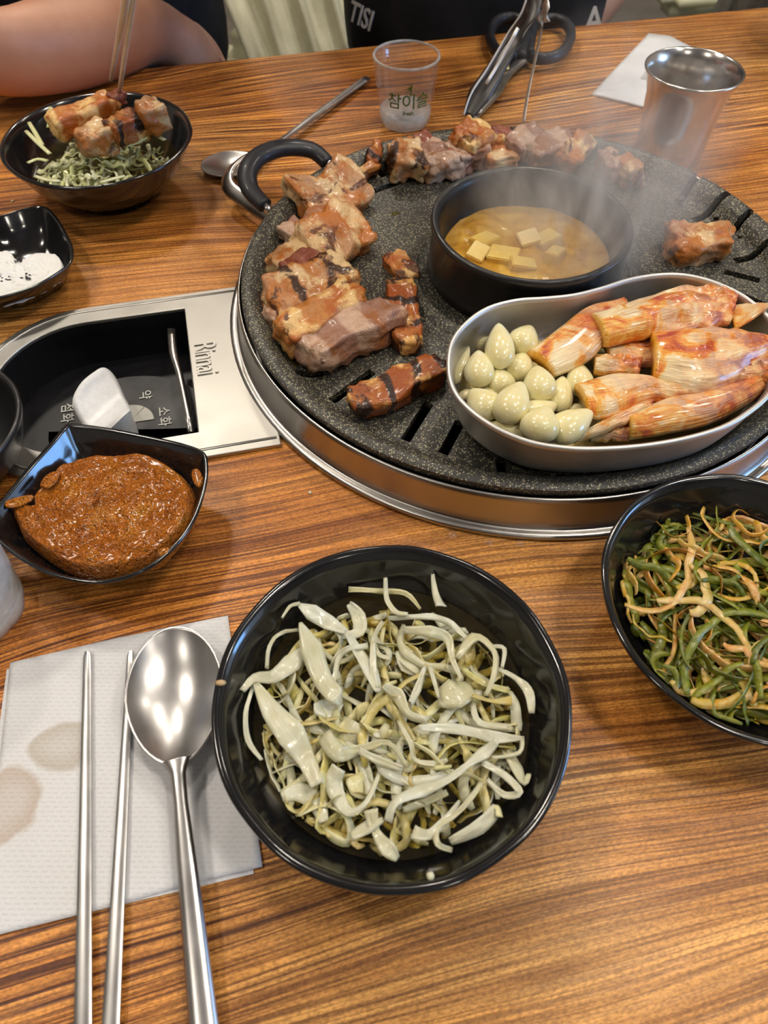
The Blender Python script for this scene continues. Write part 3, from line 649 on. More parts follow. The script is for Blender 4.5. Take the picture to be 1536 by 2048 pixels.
def clove(L, W, seed):
    prof = []; n = 14; rings = []
    for i in range(n + 1):
        t = i / n; r = (sin(pi * min(1, t ** .8)) ** .62) * (1 - .35 * t) * 1.18 if 0 < t < 1 else .03
        rings.append([Vector(((t - .45) * L, r * W / 2 * cos(a) * (1 + .05 * sin(3 * a)), r * W / 2 * .86 * (sin(a) if sin(a) > 0 else sin(a) * .7))) + Vector((0, 0, .0)) for a in [2 * pi * k / 16 for k in range(16)]])
    return loft(rings, True, True, True)
GS = [(595, 580, 95, 400, 200, 3), (800, 520, 60, 270, 215, 2), (455, 550, 70, 180, 150, 0), (270, 740, 68, 340, 100, 1), (420, 770, 95, 310, 200, 2), (760, 750, 65, 260, 210, 1), (600, 870, 120, 240, 190, 1), (930, 900, 100, 300, 220, 2), (1110, 985, 82, 300, 170, 1), (1275, 860, 100, 300, 190, 1),
      (700, 1060, 65, 350, 230, 3), (520, 1000, 30, 190, 160, 0), (455, 1070, 135, 270, 230, 2), (315, 1010, 90, 160, 150, 0), (590, 1190, 0, 140, 110, 0), (880, 1150, 20, 330, 200, 1), (940, 1240, 70, 280, 240, 3), (1190, 1250, 30, 360, 230, 2), (690, 1275, 175, 300, 140, 1), (1100, 1370, 10, 170, 100, 1), (1250, 1120, 20, 160, 120, 0)]
GL = ['tall pointed garlic clove standing highest near the dish back wall', 'plump garlic clove touching the kimchi at the back', 'half hidden yellowish clove behind the tallest garlic clove', 'white sliver of garlic leaning on the left wall of the dish', 'rounded clove right of the white sliver by the left wall', 'pointed clove below the plump back clove', 'small clove in the middle of the garlic pile', 'large oval clove at the right of the garlic pile', 'cut wedge of garlic between the pile and the kimchi', 'clove half covered by the orange kimchi ribs',
      'biggest glossy clove lying on top at the middle', 'small clove peeking behind the biggest glossy one', 'blunt clove low at the front left wall', 'pale clove squeezed against the front left wall', 'sliver of clove showing below the biggest glossy clove', 'flat clove lying under the front right cloves', 'egg shaped clove standing at the front of the pile', 'long clove at the right front beside the kimchi tail', 'narrow clove lying along the front wall', 'clove tip showing above the front rim', 'small clove tucked under the lower kimchi slab']
for i, ((X, Y, an, L, W, lv), lb) in enumerate(zip(GS, GL)):
    z = .0365 + lv * .0046; p = at(860 + .2344 * X, 560 + .2344 * Y, z)
    d = at(860 + .2344 * X + 10 * cos(radians(an)), 560 + .2344 * Y - 10 * sin(radians(an)), z) - p; s = .000073 * 1.12
    o = obj('garlic_clove', clove(L * s * 1.05, W * s * 1.05, i), 'garlic'); o.location = p; o.rotation_euler = (random.uniform(-.3, .3), -.15 if lv else 0, atan2(d.y, d.x)); tag(o, lb, 'garlic', 'garlic cloves in the aluminium dish')
def slab(pairs, zs, thick, across=12, dome=.004, wr=.002, seed=0, per=6, fold=0):
    Lp = catmull([K(*a, z) for (a, b), z in zip(pairs, zs)], per); Rp = catmull([K(*b, z) for (a, b), z in zip(pairs, zs)], per); m = len(Lp); V = []; F = []; UV = []; na = across + 1
    for i in range(m):
        f = i / (m - 1)
        for sg in (1, -1):
            for j in range(na):
                v = j / across; q = Lp[i].lerp(Rp[i], v); w = 1 - (2 * v - 1) ** 2
                q.z += dome * w + sg * thick / 2 * (.35 + .65 * min(1, w * 3))
                lf = .25 + .75 * f
                q.z += wr * lf * (noise.noise(Vector((f * 3 + seed * 7, v * 9, seed))) * 1.6 + .7 * noise.noise(Vector((f * 9 + seed, v * 22, seed))))
                q += (Rp[i] - Lp[i]).normalized() * (wr * .8 * lf * noise.noise(Vector((f * 11, v * 4 + seed, 3))))
                V.append(q); UV.append((f, v))
    for i in range(m - 1):
        b = i * 2 * na; d = b + 2 * na
        for j in range(na - 1): F.append((b + j, d + j, d + j + 1, b + j + 1)); F.append((b + na + j, b + na + j + 1, d + na + j + 1, d + na + j))
        F.append((b, b + na, d + na, d)); F.append((b + na - 1, d + na - 1, d + 2 * na - 1, b + 2 * na - 1))
    for b in (0, (m - 1) * 2 * na):
        for j in range(na - 1): F.append((b + j, b + j + 1, b + na + j + 1, b + na + j))
    me = frommesh(V, F, UV); bm = bmesh.new(); bm.from_mesh(me); bmesh.ops.recalc_face_normals(bm, faces=bm.faces); bm.to_mesh(me); bm.free(); return me
KM = [
 ([((440, 430), (560, 530)), ((590, 312), (715, 460)), ((715, 222), (800, 370)), ((860, 193), (900, 240))], [.045, .048, .050, .050], .007, .003, .0008, 'thick white cabbage rib with orange smears next to the garlic'),
 ([((775, 380), (815, 458)), ((900, 360), (900, 485)), ((1010, 355), (1015, 485))], [.043, .044, .044], .005, .003, .0022, 'pinkish rib fold showing between the upper and middle kimchi slabs'),
 ([((722, 272), (790, 388)), ((900, 205), (970, 352)), ((1110, 150), (1130, 330)), ((1260, 155), (1250, 320)), ((1375, 190), (1360, 300))], [.052, .054, .054, .052, .050], .008, .005, .0055, 'large crumpled orange-red kimchi leaf along the back of the dish'),
 ([((1350, 215), (1385, 318)), ((1450, 198), (1450, 282)), ((1530, 203), (1532, 226))], [.052, .056, .060], .003, .001, .0008, 'pale pointed kimchi leaf tip sticking over the back rim'),
 ([((735, 455), (742, 522)), ((850, 448), (850, 530)), ((950, 470), (945, 535))], [.041, .042, .042], .006, .004, .004, 'small rolled orange kimchi bundle under the pinkish fold'),
 ([((995, 350), (1008, 560)), ((1180, 322), (1175, 605)), ((1370, 325), (1330, 585)), ((1530, 385), (1530, 480))], [.050, .053, .051, .047], .009, .006, .0032, 'broad glossy kimchi slab with a dark red patch at the right'),
 ([((1330, 480), (1290, 560)), ((1430, 462), (1420, 560)), ((1560, 440), (1560, 580))], [.048, .048, .046], .006, .004, .0055, 'crinkled orange kimchi leaf at the far right wall'),
 ([((885, 735), (905, 812)), ((1030, 655), (1060, 790)), ((1250, 600), (1290, 738)), ((1450, 552), (1510, 620))], [.043, .046, .046, .045], .007, .005, .0008, 'long pale cabbage rib along the front wall of the dish'),
 ([((655, 575), (722, 718)), ((800, 533), (830, 708)), ((960, 540), (985, 645)), ((1110, 590), (1100, 645)), ((1225, 618), (1215, 632))], [.046, .048, .048, .049, .048], .007, .003, .0016, 'pale kimchi slab with orange spots ending in a thin tail'),
 ([((700, 790), (655, 830)), ((830, 712), (850, 765)), ((1005, 650), (1005, 695))], [.040, .046, .048], .004, .002, .002, 'narrow orange kimchi strip running under the pale slab'),
 ([((735, 785), (722, 822)), ((830, 760), (820, 822)), ((905, 735), (905, 818))], [.036, .038, .040], .006, .003, .003, 'deep orange kimchi scrap at the front wall beside the garlic')]
for i, (pr, zs, th, dm, wr, lb) in enumerate(KM):
    o = obj('kimchi_piece', slab(pr, zs, th, 14, dm, wr, i + 1), 'kimchi'); recentre(o); tag(o, lb, 'kimchi', 'kimchi pieces in the aluminium dish')

# ------------------------------------------------------------------ round black bowls
def bowl(name, c, r, h, label, group='round black melamine bowls', parts=True):
    prof = [(0, .004), (.030, .004), (.032, .0), (.036, .0), (.0375, .005), (.050, .012), (.064, .027), (.0715, .040), (.0737, .0435), (.0749, .0450), (.0746, .0462), (.0730, .0466), (.0712, .0455), (.0690, .041), (.0630, .029), (.050, .016), (.036, .0100), (0, .0085)]
    sr, sh = r / .0749, h / .0466
    def wob(rr, z, a): k = 1 + (.0022 * sin(9 * a + 1) + .0014 * sin(14 * a)) * min(1, rr / .05) * min(1, z / .03); return rr * sr * k, z * sh
    o = obj(name, lathe(prof, 144, False, wob), 'glaze'); o.location = c; return tag(o, label, 'bowl', group)
BM = Vector((.0037, .1158, 0)); BU = Vector((-.2263, .571, 0)); BO = Vector((.1726, .1647, 0))
b1 = bowl('side_bowl', BM, .0755, .046, 'black bowl of onion and cabbage salad in broth at the table front')
chip = obj('rim_chip', lathe([(0, .0009), (.0016, .0007), (.0026, 0), (0, 0)], 9), m_noise2('bare_clay', (.5, .34, .18), (.6, .42, .24), 300), b1); cpz = at(436, 1367, .0455) - BM; chip.location = (cpz.x + .0012, cpz.y, .0462); chip.scale = (1, .6, 1); chip['label'] = 'small tan chip in the rim'
bowl('side_bowl', BU, .0735, .046, 'black bowl of cabbage and pork standing before the bare forearm')
bowl('side_bowl', BO, .0715, .046, 'black bowl of green onion salad cut by the right picture edge')

def bowl_r(z):                       # inner radius of a side bowl at height z above the table
    T = ((.0085, .020), (.012, .040), (.016, .050), (.029, .063), (.041, .069), (.08, .070))
    for (z0, r0), (z1, r1) in zip(T, T[1:]):
        if z <= z1: return r0 + (r1 - r0) * max(0, z - z0) / (z1 - z0)
    return .070
def strip_rand(c, R, zlo, zhi, Lr, Wr, th, heapf, rnd):
    a = rnd.uniform(0, 2 * pi); rr = R * sqrt(rnd.random()) * .96; x, y = rr * cos(a), rr * sin(a)
    L = rnd.uniform(*Lr); w = rnd.uniform(*Wr); dirn = rnd.uniform(0, 2 * pi); curv = rnd.gauss(0, 1) * 48; n = 10; P = []
    x -= cos(dirn) * L / 2; y -= sin(dirn) * L / 2; lv = rnd.random(); dz = rnd.gauss(0, .0035)
    for i in range(n):
        q = hypot(x, y)
        if q > R: x *= R / q; y *= R / q; q = R
        z = zlo + (zhi - zlo) * lv * heapf(q / R) + dz * (i / n - .5) + .0012 * sin(i * 1.7 + lv * 9)
        X, Y = c.x + x, c.y + y; qq = hypot(X, Y); rm = bowl_r(z + .010) - .0060
        if qq > rm: X *= rm / qq; Y *= rm / qq
        P.append(Vector((X, Y, z))); dirn += curv * L / n + rnd.gauss(0, .22); x += cos(dirn) * L / n; y += sin(dirn) * L / n
    W = [w * .6] + [w * rnd.uniform(.8, 1.2) for _ in range(n - 2)] + [w * .55]
    return ribbon(P, W, th, 2, rnd.uniform(-.06, .10), 0, per=2, tilt=rnd.gauss(0, .7))
rnd = random.Random(11)
# broth and salad in the front bowl
bro = obj('broth', heap(circle(0, 0, .0605, 72), lambda x, y, t: .0275 + .0002 * noise.noise(Vector((x * 90, y * 90, 0))), Vector((0, 0, 0)), 8), 'broth'); bro.location = BM; tag(bro, 'clear yellowish vinegar broth in the front black bowl', 'broth')
salad = empty('onion_salad', BM + Vector((0, 0, .01)), 'tangle of white onion slices and shredded cabbage in the front bowl', 'salad')
def MB(X, Y, z): return at(400 + .4948 * X, 1060 + .4948 * Y, z)
TR = [
 ([(400, 300), (450, 330), (520, 375), (590, 410)], [14, 62, 58, 22], 5), ([(405, 375), (450, 480), (490, 590), (545, 670), (575, 700)], [12, 80, 70, 62, 15], 6),
 ([(590, 410), (640, 490), (690, 570), (720, 655)], [18, 46, 60, 24], 6), ([(170, 650), (220, 600), (300, 590), (370, 540), (430, 480)], [18, 38, 50, 70, 30], 4),
 ([(225, 620), (290, 730), (370, 830), (430, 930), (475, 1030)], [18, 70, 95, 60, 45], 5), ([(215, 630), (185, 740), (195, 850), (250, 930)], [14, 18, 20, 12], 3),
 ([(270, 560), (280, 470), (330, 415), (400, 405)], [14, 16, 16, 10], 4), ([(330, 355), (365, 310), (405, 295)], [8, 12, 12], 6), ([(750, 195), (755, 280), (790, 330), (840, 340)], [16, 20, 22, 14], 6),
 ([(940, 180), (950, 250), (975, 310)], [14, 24, 44], 6), ([(600, 240), (720, 245), (830, 255), (890, 320)], [24, 22, 20, 12], 3), ([(760, 355), (880, 350), (980, 360), (1050, 410), (1100, 460)], [16, 22, 22, 24, 16], 5),
 ([(820, 400), (930, 410), (1000, 440), (1020, 520), (1060, 610)], [24, 44, 34, 22, 14], 6), ([(1040, 520), (1110, 430), (1190, 490), (1190, 580), (1155, 670)], [20, 50, 26, 22, 14], 6), ([(740, 370), (700, 440), (720, 500), (770, 520)], [16, 20, 22, 16], 5),
 ([(740, 630), (800, 670), (840, 740), (920, 770)], [16, 46, 28, 24], 6), ([(910, 550), (880, 640), (850, 700)], [16, 30, 20], 5), ([(930, 550), (950, 620), (965, 680)], [24, 22, 10], 6), ([(800, 770), (850, 860), (870, 930), (950, 945)], [12, 16, 16, 20], 5),
 ([(870, 850), (905, 856), (945, 862)], [24, 24, 24], 3), ([(880, 800), (1000, 800), (1120, 820), (1200, 840), (1310, 840)], [14, 36, 36, 40, 10], 5), ([(1200, 850), (1150, 900), (1080, 950), (1000, 1010), (900, 1050), (790, 1100), (760, 1180)], [30, 50, 26, 30, 56, 32, 30], 6),
 ([(1140, 940), (1230, 990), (1290, 1060), (1230, 1070), (1160, 1010)], [22, 24, 24, 22, 12], 5), ([(1300, 840), (1290, 900), (1180, 920)], [14, 16, 12], 5), ([(1140, 1020), (1090, 1090), (1020, 1160), (960, 1200), (960, 1270), (1020, 1295)], [16, 18, 18, 20, 18, 14], 6),
 ([(500, 830), (560, 900), (640, 890), (760, 860), (840, 960)], [50, 62, 30, 16, 12], 5), ([(640, 890), (720, 930), (820, 965)], [20, 30, 16], 6), ([(560, 960), (540, 1030), (600, 1140), (680, 1090), (730, 960), (740, 910)], [50, 60, 30, 16, 14, 12], 4),
 ([(690, 1130), (710, 1220), (760, 1290), (800, 1330)], [46, 26, 48, 20], 6), ([(610, 1240), (680, 1200), (740, 1170)], [30, 46, 16], 5), ([(860, 1220), (930, 1230), (1000, 1160), (1050, 1095)], [44, 30, 22, 10], 5), ([(960, 680), (1030, 660), (1100, 640)], [60, 120, 60], 4),
 ([(1060, 560), (1150, 620), (1250, 650)], [18, 26, 18], 4), ([(1100, 670), (1180, 690), (1260, 690)], [14, 18, 40], 5), ([(1200, 560), (1280, 600), (1330, 660), (1340, 740)], [16, 20, 34, 22], 4), ([(1100, 700), (1130, 780), (1250, 800)], [20, 24, 14], 4),
 ([(1240, 890), (1280, 960), (1310, 1020), (1330, 985)], [44, 50, 26, 14], 4), ([(1200, 1130), (1130, 1200), (1010, 1260)], [44, 48, 24], 4), ([(620, 990), (650, 1030), (680, 1060)], [60, 96, 50], 2), ([(460, 720), (520, 725), (575, 700)], [40, 90, 20], 3),
 ([(600, 300), (640, 350), (640, 410), (560, 430)], [20, 56, 50, 20], 3), ([(540, 620), (560, 520), (600, 480), (680, 470)], [14, 22, 18, 22], 5), ([(700, 450), (700, 560), (710, 640)], [20, 26, 30], 6), ([(560, 780), (600, 830), (640, 870)], [60, 100, 60], 2),
 ([(820, 480), (860, 530), (900, 560)], [60, 130, 60], 2), ([(330, 1080), (400, 1060), (470, 1100), (500, 1180)], [30, 60, 60, 30], 2), ([(1000, 1060), (900, 1100), (820, 1130)], [20, 30, 18], 4), ([(1180, 470), (1230, 480), (1220, 560)], [14, 18, 12], 3), ([(1160, 1130), (1200, 1120), (1210, 1160)], [14, 22, 26], 4)]
SC = .4948 * .000245
for i, (pts, W, lv) in enumerate(TR):
    n = len(pts); P = [MB(x, y, .0275 + lv * .0017 + .0018 * sin(2.3 * k + i)) for k, (x, y) in enumerate(pts)]; P = [p - (BM + Vector((0, 0, .01))) for p in P]
    o = obj('onion_slice', ribbon(P, [w * SC * 1.05 for w in W], .0008, 5, (.05 if i % 2 else -.05), .0016, i, 4, rnd.uniform(-.5, .5)), 'cabbage' if i in (10, 19, 32, 33, 38, 48) else 'onion', salad)
RB = BM + Vector((0, 0, .01))
SC0 = MB(770, 770, .03) - RB
for i in range(230):
    me = strip_rand(Vector((SC0.x, SC0.y, 0)), .0545, .014, .0245, (.020, .060), (.0018, .0046), .0007, lambda q: 1 - .35 * q * q, rnd); obj('cabbage_shred', me, 'cabbage' if i % 3 else 'onion', salad)
# cabbage under the pork in the far left bowl
sl2 = empty('cabbage_salad', BU + Vector((0, 0, .01)), 'shredded pale green cabbage under two pork pieces in the far left bowl', 'salad')
c2 = at(200, 320, .04) - BU
for i in range(190):
    me = strip_rand(Vector((c2.x, c2.y, 0)), .0500, .010, .034, (.014, .040), (.0018, .0040), .0007, lambda q: 1 - .45 * q * q, rnd); obj('cabbage_shred', me, 'cabbage_green', sl2)
for pts in ([(55, 326), (75, 318), (95, 322)], [(58, 245), (70, 265), (85, 290)], [(52, 262), (75, 285), (100, 308)], [(98, 220), (100, 235), (97, 255)], [(99, 215), (108, 222), (114, 232)], [(252, 292), (275, 285), (300, 270)], [(305, 265), (315, 272), (330, 280)], [(200, 365), (225, 358), (250, 352)], [(70, 352), (95, 360), (120, 362)]):
    P = [at(x, y, .047) - (BU + Vector((0, 0, .01))) for x, y in pts]; obj('cabbage_shred', ribbon(P, [.003, .0035, .003], .0009, 2, .1, per=3), 'cabbage_green', sl2)
bb = obj('broth', heap(circle(0, 0, .058, 48), lambda x, y, t: .024, Vector((0, 0, 0)), 4), 'broth'); bb.location = BU; tag(bb, 'little broth at the bottom of the far left bowl', 'broth')
def PK2(a, b, z, W, H, mt, lb, seed):
    A = at(*a, z); B = at(*b, z); d = B - A; c = (A + B) / 2; o = obj('pork_piece', chunk(d.length, W, H, seed, .12), mt); o.location = c; o.rotation_euler = (0, 0, atan2(d.y, d.x)); tag(o, lb, 'meat', 'pork pieces in the far left bowl')
PK2((105, 258), (232, 212), .056, .022, .018, 'golden', 'golden fried pork strip, rear of the two on the cabbage', 31.2)
PK2((160, 290), (222, 268), .053, .021, .018, 'fatty', 'pale front end of the front pork strip on the cabbage', 12.7)
PK2((218, 270), (288, 240), .055, .023, .019, 'charred', 'brown seared middle of the front pork strip on the cabbage', 43.1)
PK2((280, 240), (330, 225), .058, .023, .021, 'fatty', 'tan fibrous pork end nearest the right rim of the far left bowl', 25.3)
PK2((222, 205), (248, 193), .061, .011, .010, 'dark_meat', 'small reddish pork bit pinched by the tips of the raised chopsticks', 5.3)
# green onion salad
sl3 = empty('green_onion_salad', BO + Vector((0, 0, .01)), 'tangle of seasoned green onion strips in the bowl at the right edge', 'salad')
for i in range(270):
    big = i % 4 == 0
    me = strip_rand(Vector((0, 0, 0)), .0590, .010, .029, (.035, .085) if big else (.025, .070), (.0030, .0052) if big else (.0018, .0038), .0009, lambda q: 1 - .25 * q * q, rnd); obj('green_onion_strip', me, 'leek_green' if rnd.random() < .55 else 'leek_pale', sl3)

# ------------------------------------------------------------------ pinched dishes
def dish(name, pts, zr, foot, label, per=6, zc=None):
    O = catmull([at(x, y, zr) for x, y in pts], per, True); c = sum(O, Vector()) / len(O); c.z = 0
    mx = max((p - c).xy.length for p in O)
    def zf(i, z):
        k = ((O[i] - c).xy.length / mx) ** 3; return z * (1 + .10 * (k - .6) * (z / zr))
    R = lambda s, z, off=0: ring_of(O, s, z, c, off, zf)
    me = loft([R(.42, .001), R(.46, .0), R(.5, .0008), R(.70, zr * .22), R(.90, zr * .68), R(1, zr * .96), R(1, zr * 1.0, .0004), R(1, zr * 1.02, -.0010), R(1, zr * .98, -.0022), R(.88, zr * .66), R(.68, zr * .28), R(.46, .0038), R(.2, .0030)], True, True, True)
    o = obj(name, me, 'glaze'); recentre(o); tag(o, label, 'dish'); return O, c
SO, scn = dish('sauce_dish', [(146, 850), (215, 856), (300, 872), (370, 890), (408, 908), (416, 935), (411, 980), (388, 1045), (345, 1102), (285, 1146), (205, 1167), (125, 1157), (60, 1130), (0, 1088), (-25, 1060), (-22, 1035), (15, 985), (60, 930), (105, 882), (128, 857)], .030, 0, 'black four-cornered dish heaped with orange-brown paste at left')
SP = [(20, 1015), (60, 1010), (62, 985), (95, 960), (125, 925), (175, 907), (240, 903), (300, 905), (340, 925), (372, 950), (390, 985), (378, 1040), (335, 1090), (300, 1118), (240, 1136), (190, 1143), (130, 1130), (80, 1100), (40, 1065), (28, 1040)]
SPO = catmull([at(x, y, .026) for x, y in SP], 6, True)
def sz(x, y, t):
    q = Vector((x, y, 0)); e = max(0, 1 - t); b = .0225 if t > .985 else .0262 + .0030 * (1 - t * t)
    return b + .0022 * noise.noise(q * 75) + .0012 * noise.noise(q * 210) + .0008 * noise.noise(q * 520) - .006 * max(0, t - .93) / .07
so_ = obj('seasoned_paste', heap(SPO, sz, None, 56), 'sauce'); recentre(so_); tag(so_, 'lumpy orange-brown soybean chili paste filling the four-cornered dish', 'paste')
for j, (pts, w) in enumerate((([(12, 1008), (32, 1005), (55, 998), (66, 992)], .005), ([(88, 975), (105, 955), (120, 948)], .006), ([(390, 940), (396, 960), (398, 975)], .004), ([(318, 1108), (338, 1098)], .004))):
    P = [at(x, y, .0285 + .0008 * j) - so_.location for x, y in pts]; obj('smear', tube(P, lambda f: w * (.2 + .5 * sin(pi * min(1, f + .1)) ** .7), 10, .0011, per=5), 'sauce', so_)
DO, dcn = dish('salt_dish', [(-60, 440), (0, 430), (44, 417), (86, 412), (110, 430), (130, 461), (144, 493), (142, 522), (115, 545), (65, 574), (0, 596), (-60, 606), (-95, 560), (-105, 500)], .026, 0, 'small black pinched-corner dish of white salt at the left edge')
ST = catmull([at(x, y, .022) for x, y in [(-60, 500), (-20, 490), (10, 488), (25, 505), (45, 512), (60, 495), (90, 492), (112, 500), (119, 518), (112, 540), (85, 558), (40, 580), (0, 590), (-50, 596), (-80, 560)]], 6, True)
def stz(x, y, t):
    q = Vector((x, y, 0)); return .0165 + .0030 * (1 - t * t) + .0014 * noise.noise(q * 150) + .0010 * noise.noise(q * 600) - (.004 if t > .98 else 0)
sa = obj('coarse_salt', heap(ST, stz, None, 44), 'salt'); recentre(sa); tag(sa, 'heap of coarse white salt in the small left dish', 'salt', kind='stuff')
for cx_, cy_, nn_ in ((37, 518, 16), (54, 555, 14), (5, 556, 9)):
    bm = bmesh.new()
    for k in range(nn_):
        p = at(cx_ + rnd.gauss(0, 7), cy_ + rnd.gauss(0, 3.5), .0192); bmesh.ops.create_icosphere(bm, subdivisions=1, radius=.0007, matrix=Matrix.Translation(p) @ Matrix.Diagonal((1.4, .8, .6, 1)))
    o = obj('black_sesame', bm, 'pepper', smooth=False); recentre(o); tag(o, 'cluster of black seeds on the white salt, ' + {37: 'at its back hollow', 54: 'nearest the front rim', 5: 'at the picture edge'}[cx_], 'seeds', kind='stuff')
# dark bowl cut by the left edge
c3 = Vector((-.2008 - .050, .2680, 0)); db = obj('rice_bowl', lathe([(0, .002), (.024, .002), (.026, 0), (.029, .0), (.031, .004), (.044, .018), (.0505, .036), (.0512, .0395), (.0500, .0410), (.0482, .0398), (.0462, .034), (.038, .014), (.02, .0060), (0, .0050)], 96), 'satin'); db.location = c3 + Vector((0, 0, .0042)); tag(db, 'dark bowl at the left edge standing on the steel control plate', 'bowl')

# ------------------------------------------------------------------ glasses and cup
def shot(name, c, label, mat, H=.0576, r1=.0293, r0=.0222, cat='glass'):
    g = empty(name, c, label, cat); n = 96; bz = .014
    def fac(r, z, a):
        k = 1 - .045 * (1 - abs(cos(4 * a + .3))) * max(0, 1 - z / .017); return r * k, z
    ro = lambda z: r0 + (r1 - r0) * (z / H)
    obj('glass_wall', lathe([(ro(bz), bz), (ro(.025), .025), (ro(.04), .04), (ro(H - .002), H - .002), (ro(H) + .0002, H - .0006), (ro(H) - .0008, H), (ro(H) - .0019, H - .0008), (ro(.04) - .0019, .04), (ro(.025) - .0022, .025), (ro(bz) - .004, bz + .0005)], n), mat, g)
    obj('glass_base', lathe([(0, .0003), (r0 * .86, .0), (r0 * .98, .0014), (ro(.006) * .99, .006), (ro(bz) * .985, bz - .001), (ro(bz) - .004, bz), (.008, bz - .0015), (0, bz - .002)], n, False, fac), m_seethrough('bright_thick_glass', (.88, .92, .94), .05, .38, (.86, .88, .90), 1.5) if mat == 'glass_thin' else mat, g)
    obj('rim_bead', lathe([(ro(H) - .0010 + .0012 * cos(a), H - .0006 + .0012 * sin(a)) for a in [i * pi / 4 for i in range(8)]], n, True), 'glass_frost', g)
    return g
G1 = Vector((.0173, .6876, 0)); g1 = shot('shot_glass', G1, 'clear soju shot glass with green print standing behind the grill', 'glass_thin')
def wrap(me, R, z0, phi, tilt=0):
    for v in me.vertices:
        x, y, z = v.co; Rz = R + (z0 + y) * (.0293 - .0222) / .0576 + .0003 + z; a = phi + x / max(.01, Rz); v.co = (Rz * cos(a), Rz * sin(a), z0 + y)
    return me
phi0 = atan2(-G1.y, -G1.x) + .12
for s_, sz_, z0, dx in (('참이슬', .0150, .0290, 0), ('fresh', .0055, .0195, .0)):
    me = text_mesh(s_, sz_, .00005, .9, .0001); wrap(me, .0222, z0, phi0 + dx); obj('lettering', me, 'green_ink', g1, smooth=False)['label'] = 'green printed lettering'
leafv = []
def stroke(x0, y0, x1, y1, w0, w1):
    d = Vector((x1 - x0, y1 - y0, 0)).normalized(); nrm = Vector((-d.y, d.x, 0)); P = []
    for k in range(5):
        t = k / 4; w = (w0 * (1 - t) + w1 * t); p = Vector((x0, y0, 0)).lerp(Vector((x1, y1, 0)), t); P += [p + nrm * w / 2, p - nrm * w / 2]
    return frommesh(P, [(2 * k, 2 * k + 1, 2 * k + 3, 2 * k + 2) for k in range(4)])
for a in ((.0012, -.0040, .0018, .0065, .0010, .0014), (.0010, .0028, -.0040, .0052, .0010, .0001), (.0006, .0030, -.0052, .0026, .0010, .0001), (.0010, .0028, -.0030, -.0008, .0010, .0001), (.0008, .0036, -.0012, .0070, .0010, .0001)):
    obj('printed_leaf', wrap(stroke(*a), .0222, .0385, phi0), 'green_ink', g1, smooth=False)
G2 = at(-42, 1222, 0); g2 = shot('shot_glass', G2, 'frosted shot glass cut off by the left edge below the paste dish', 'glass_frost', .062, .0300, .0245)
G3 = Vector((.2477, .632, 0)); cup = empty('steel_cup', G3, 'brushed steel water cup with flared lip at the back right', 'cup')
obj('cup_body', lathe([(0, .001), (.0260, .001), (.0275, .0), (.0285, .002), (.0300, .030), (.0325, .052), (.0355, .062), (.0383, .0690), (.0392, .0700), (.0394, .0712), (.0384, .0720), (.0372, .0712), (.0340, .0640), (.0312, .052), (.0288, .030), (.0270, .004), (0, .003)], 128), 'cup_steel', cup)
obj('water', lathe([(0, .0385), (.0288, .0385), (.0293, .0389)], 48), m_seethrough('water', (.85, .87, .88), .01, 0, (1, 1, 1), 1.33), cup)

# ------------------------------------------------------------------ cutlery and napkin in front
nk = [at(21, 1326, .001), at(240, 1276, .001), at(456, 1232, .001), at(490, 1480, .001), at(525, 1734, .001), at(406, 1762, .001), at(200, 1820, .001), at(0, 1869, .001), at(-60, 1884, .001), at(-30, 1640, .001), at(0, 1528, .001)]
def densify(P, k=8): return [P[i].lerp(P[(i + 1) % len(P)], j / k) for i in range(len(P)) for j in range(k)]
ND = densify(nk)
npk = empty('napkin', at(240, 1560, 0), 'white embossed paper napkin with brown stains under the chopsticks and spoon', 'napkin')
def nz(x, y, t): return .0016 + .0003 * noise.noise(Vector((x * 40, y * 40, 1))) + (.0007 * max(0, noise.noise(Vector((x * 25, y * 25, 7)))) if t > .9 else 0)
def thickheap(out, zf, th, rings):
    me = heap(out, zf, None, rings); bm = bmesh.new(); bm.from_mesh(me); r = bmesh.ops.extrude_face_region(bm, geom=bm.faces[:])
    for g in r['geom']:
        if isinstance(g, bmesh.types.BMVert): g.co.z -= th
    bmesh.ops.recalc_face_normals(bm, faces=bm.faces); return bm
o = obj('upper_ply', thickheap(ND, nz, .0004, 20), 'napkin'); settle(o, npk)
nk2 = [at(15, 1340, 0), at(440, 1245, 0), at(508, 1748, 0), at(406, 1772, 0), at(380, 1778, 0), at(-55, 1880, 0)]
o = obj('lower_ply', thickheap(densify(nk2), lambda x, y, t: .0009, .0006, 8), 'napkin', smooth=False); settle(o, npk)
def stick(name, a, b, wa, wb, label, za=.004, zb=.004, group=None, ta=.0018, tb_=.0024, mat='spoon_steel'):
    A = at(*a, za); B = at(*b, zb); P = [A.lerp(B, t) for t in (0, .02, .08, .3, .6, 1)]
    d = (B - A).normalized(); s = d.cross(Vector((0, 0, 1))).normalized(); u = s.cross(d); rg = []
    for t, p in zip((0, .02, .08, .3, .6, 1), P):
        w = (wa + (wb - wa) * t) / 2 * (.72 if t == 0 else 1); h = (ta + (tb_ - ta) * t) / 2 * (.6 if t == 0 else 1); sq = 1 if t > .25 else .8
        rg.append([p + s * (w * x) + u * (h * y) for x, y in ((-1, -sq * .8), (-.8, -1), (.8, -1), (1, -sq * .8), (1, sq * .6), (.62, 1), (-.62, 1), (-1, sq * .6))])
    o = obj(name, loft(rg, True, True, True), mat, smooth=35); recentre(o); return tag(o, label, 'chopstick', group)
stick('chopstick', (175, 1303), (166, 2110), .0036, .0066, 'flat metal chopstick lying alone left of the spoon on the napkin', .0036, .0036, 'metal chopsticks on the napkin')
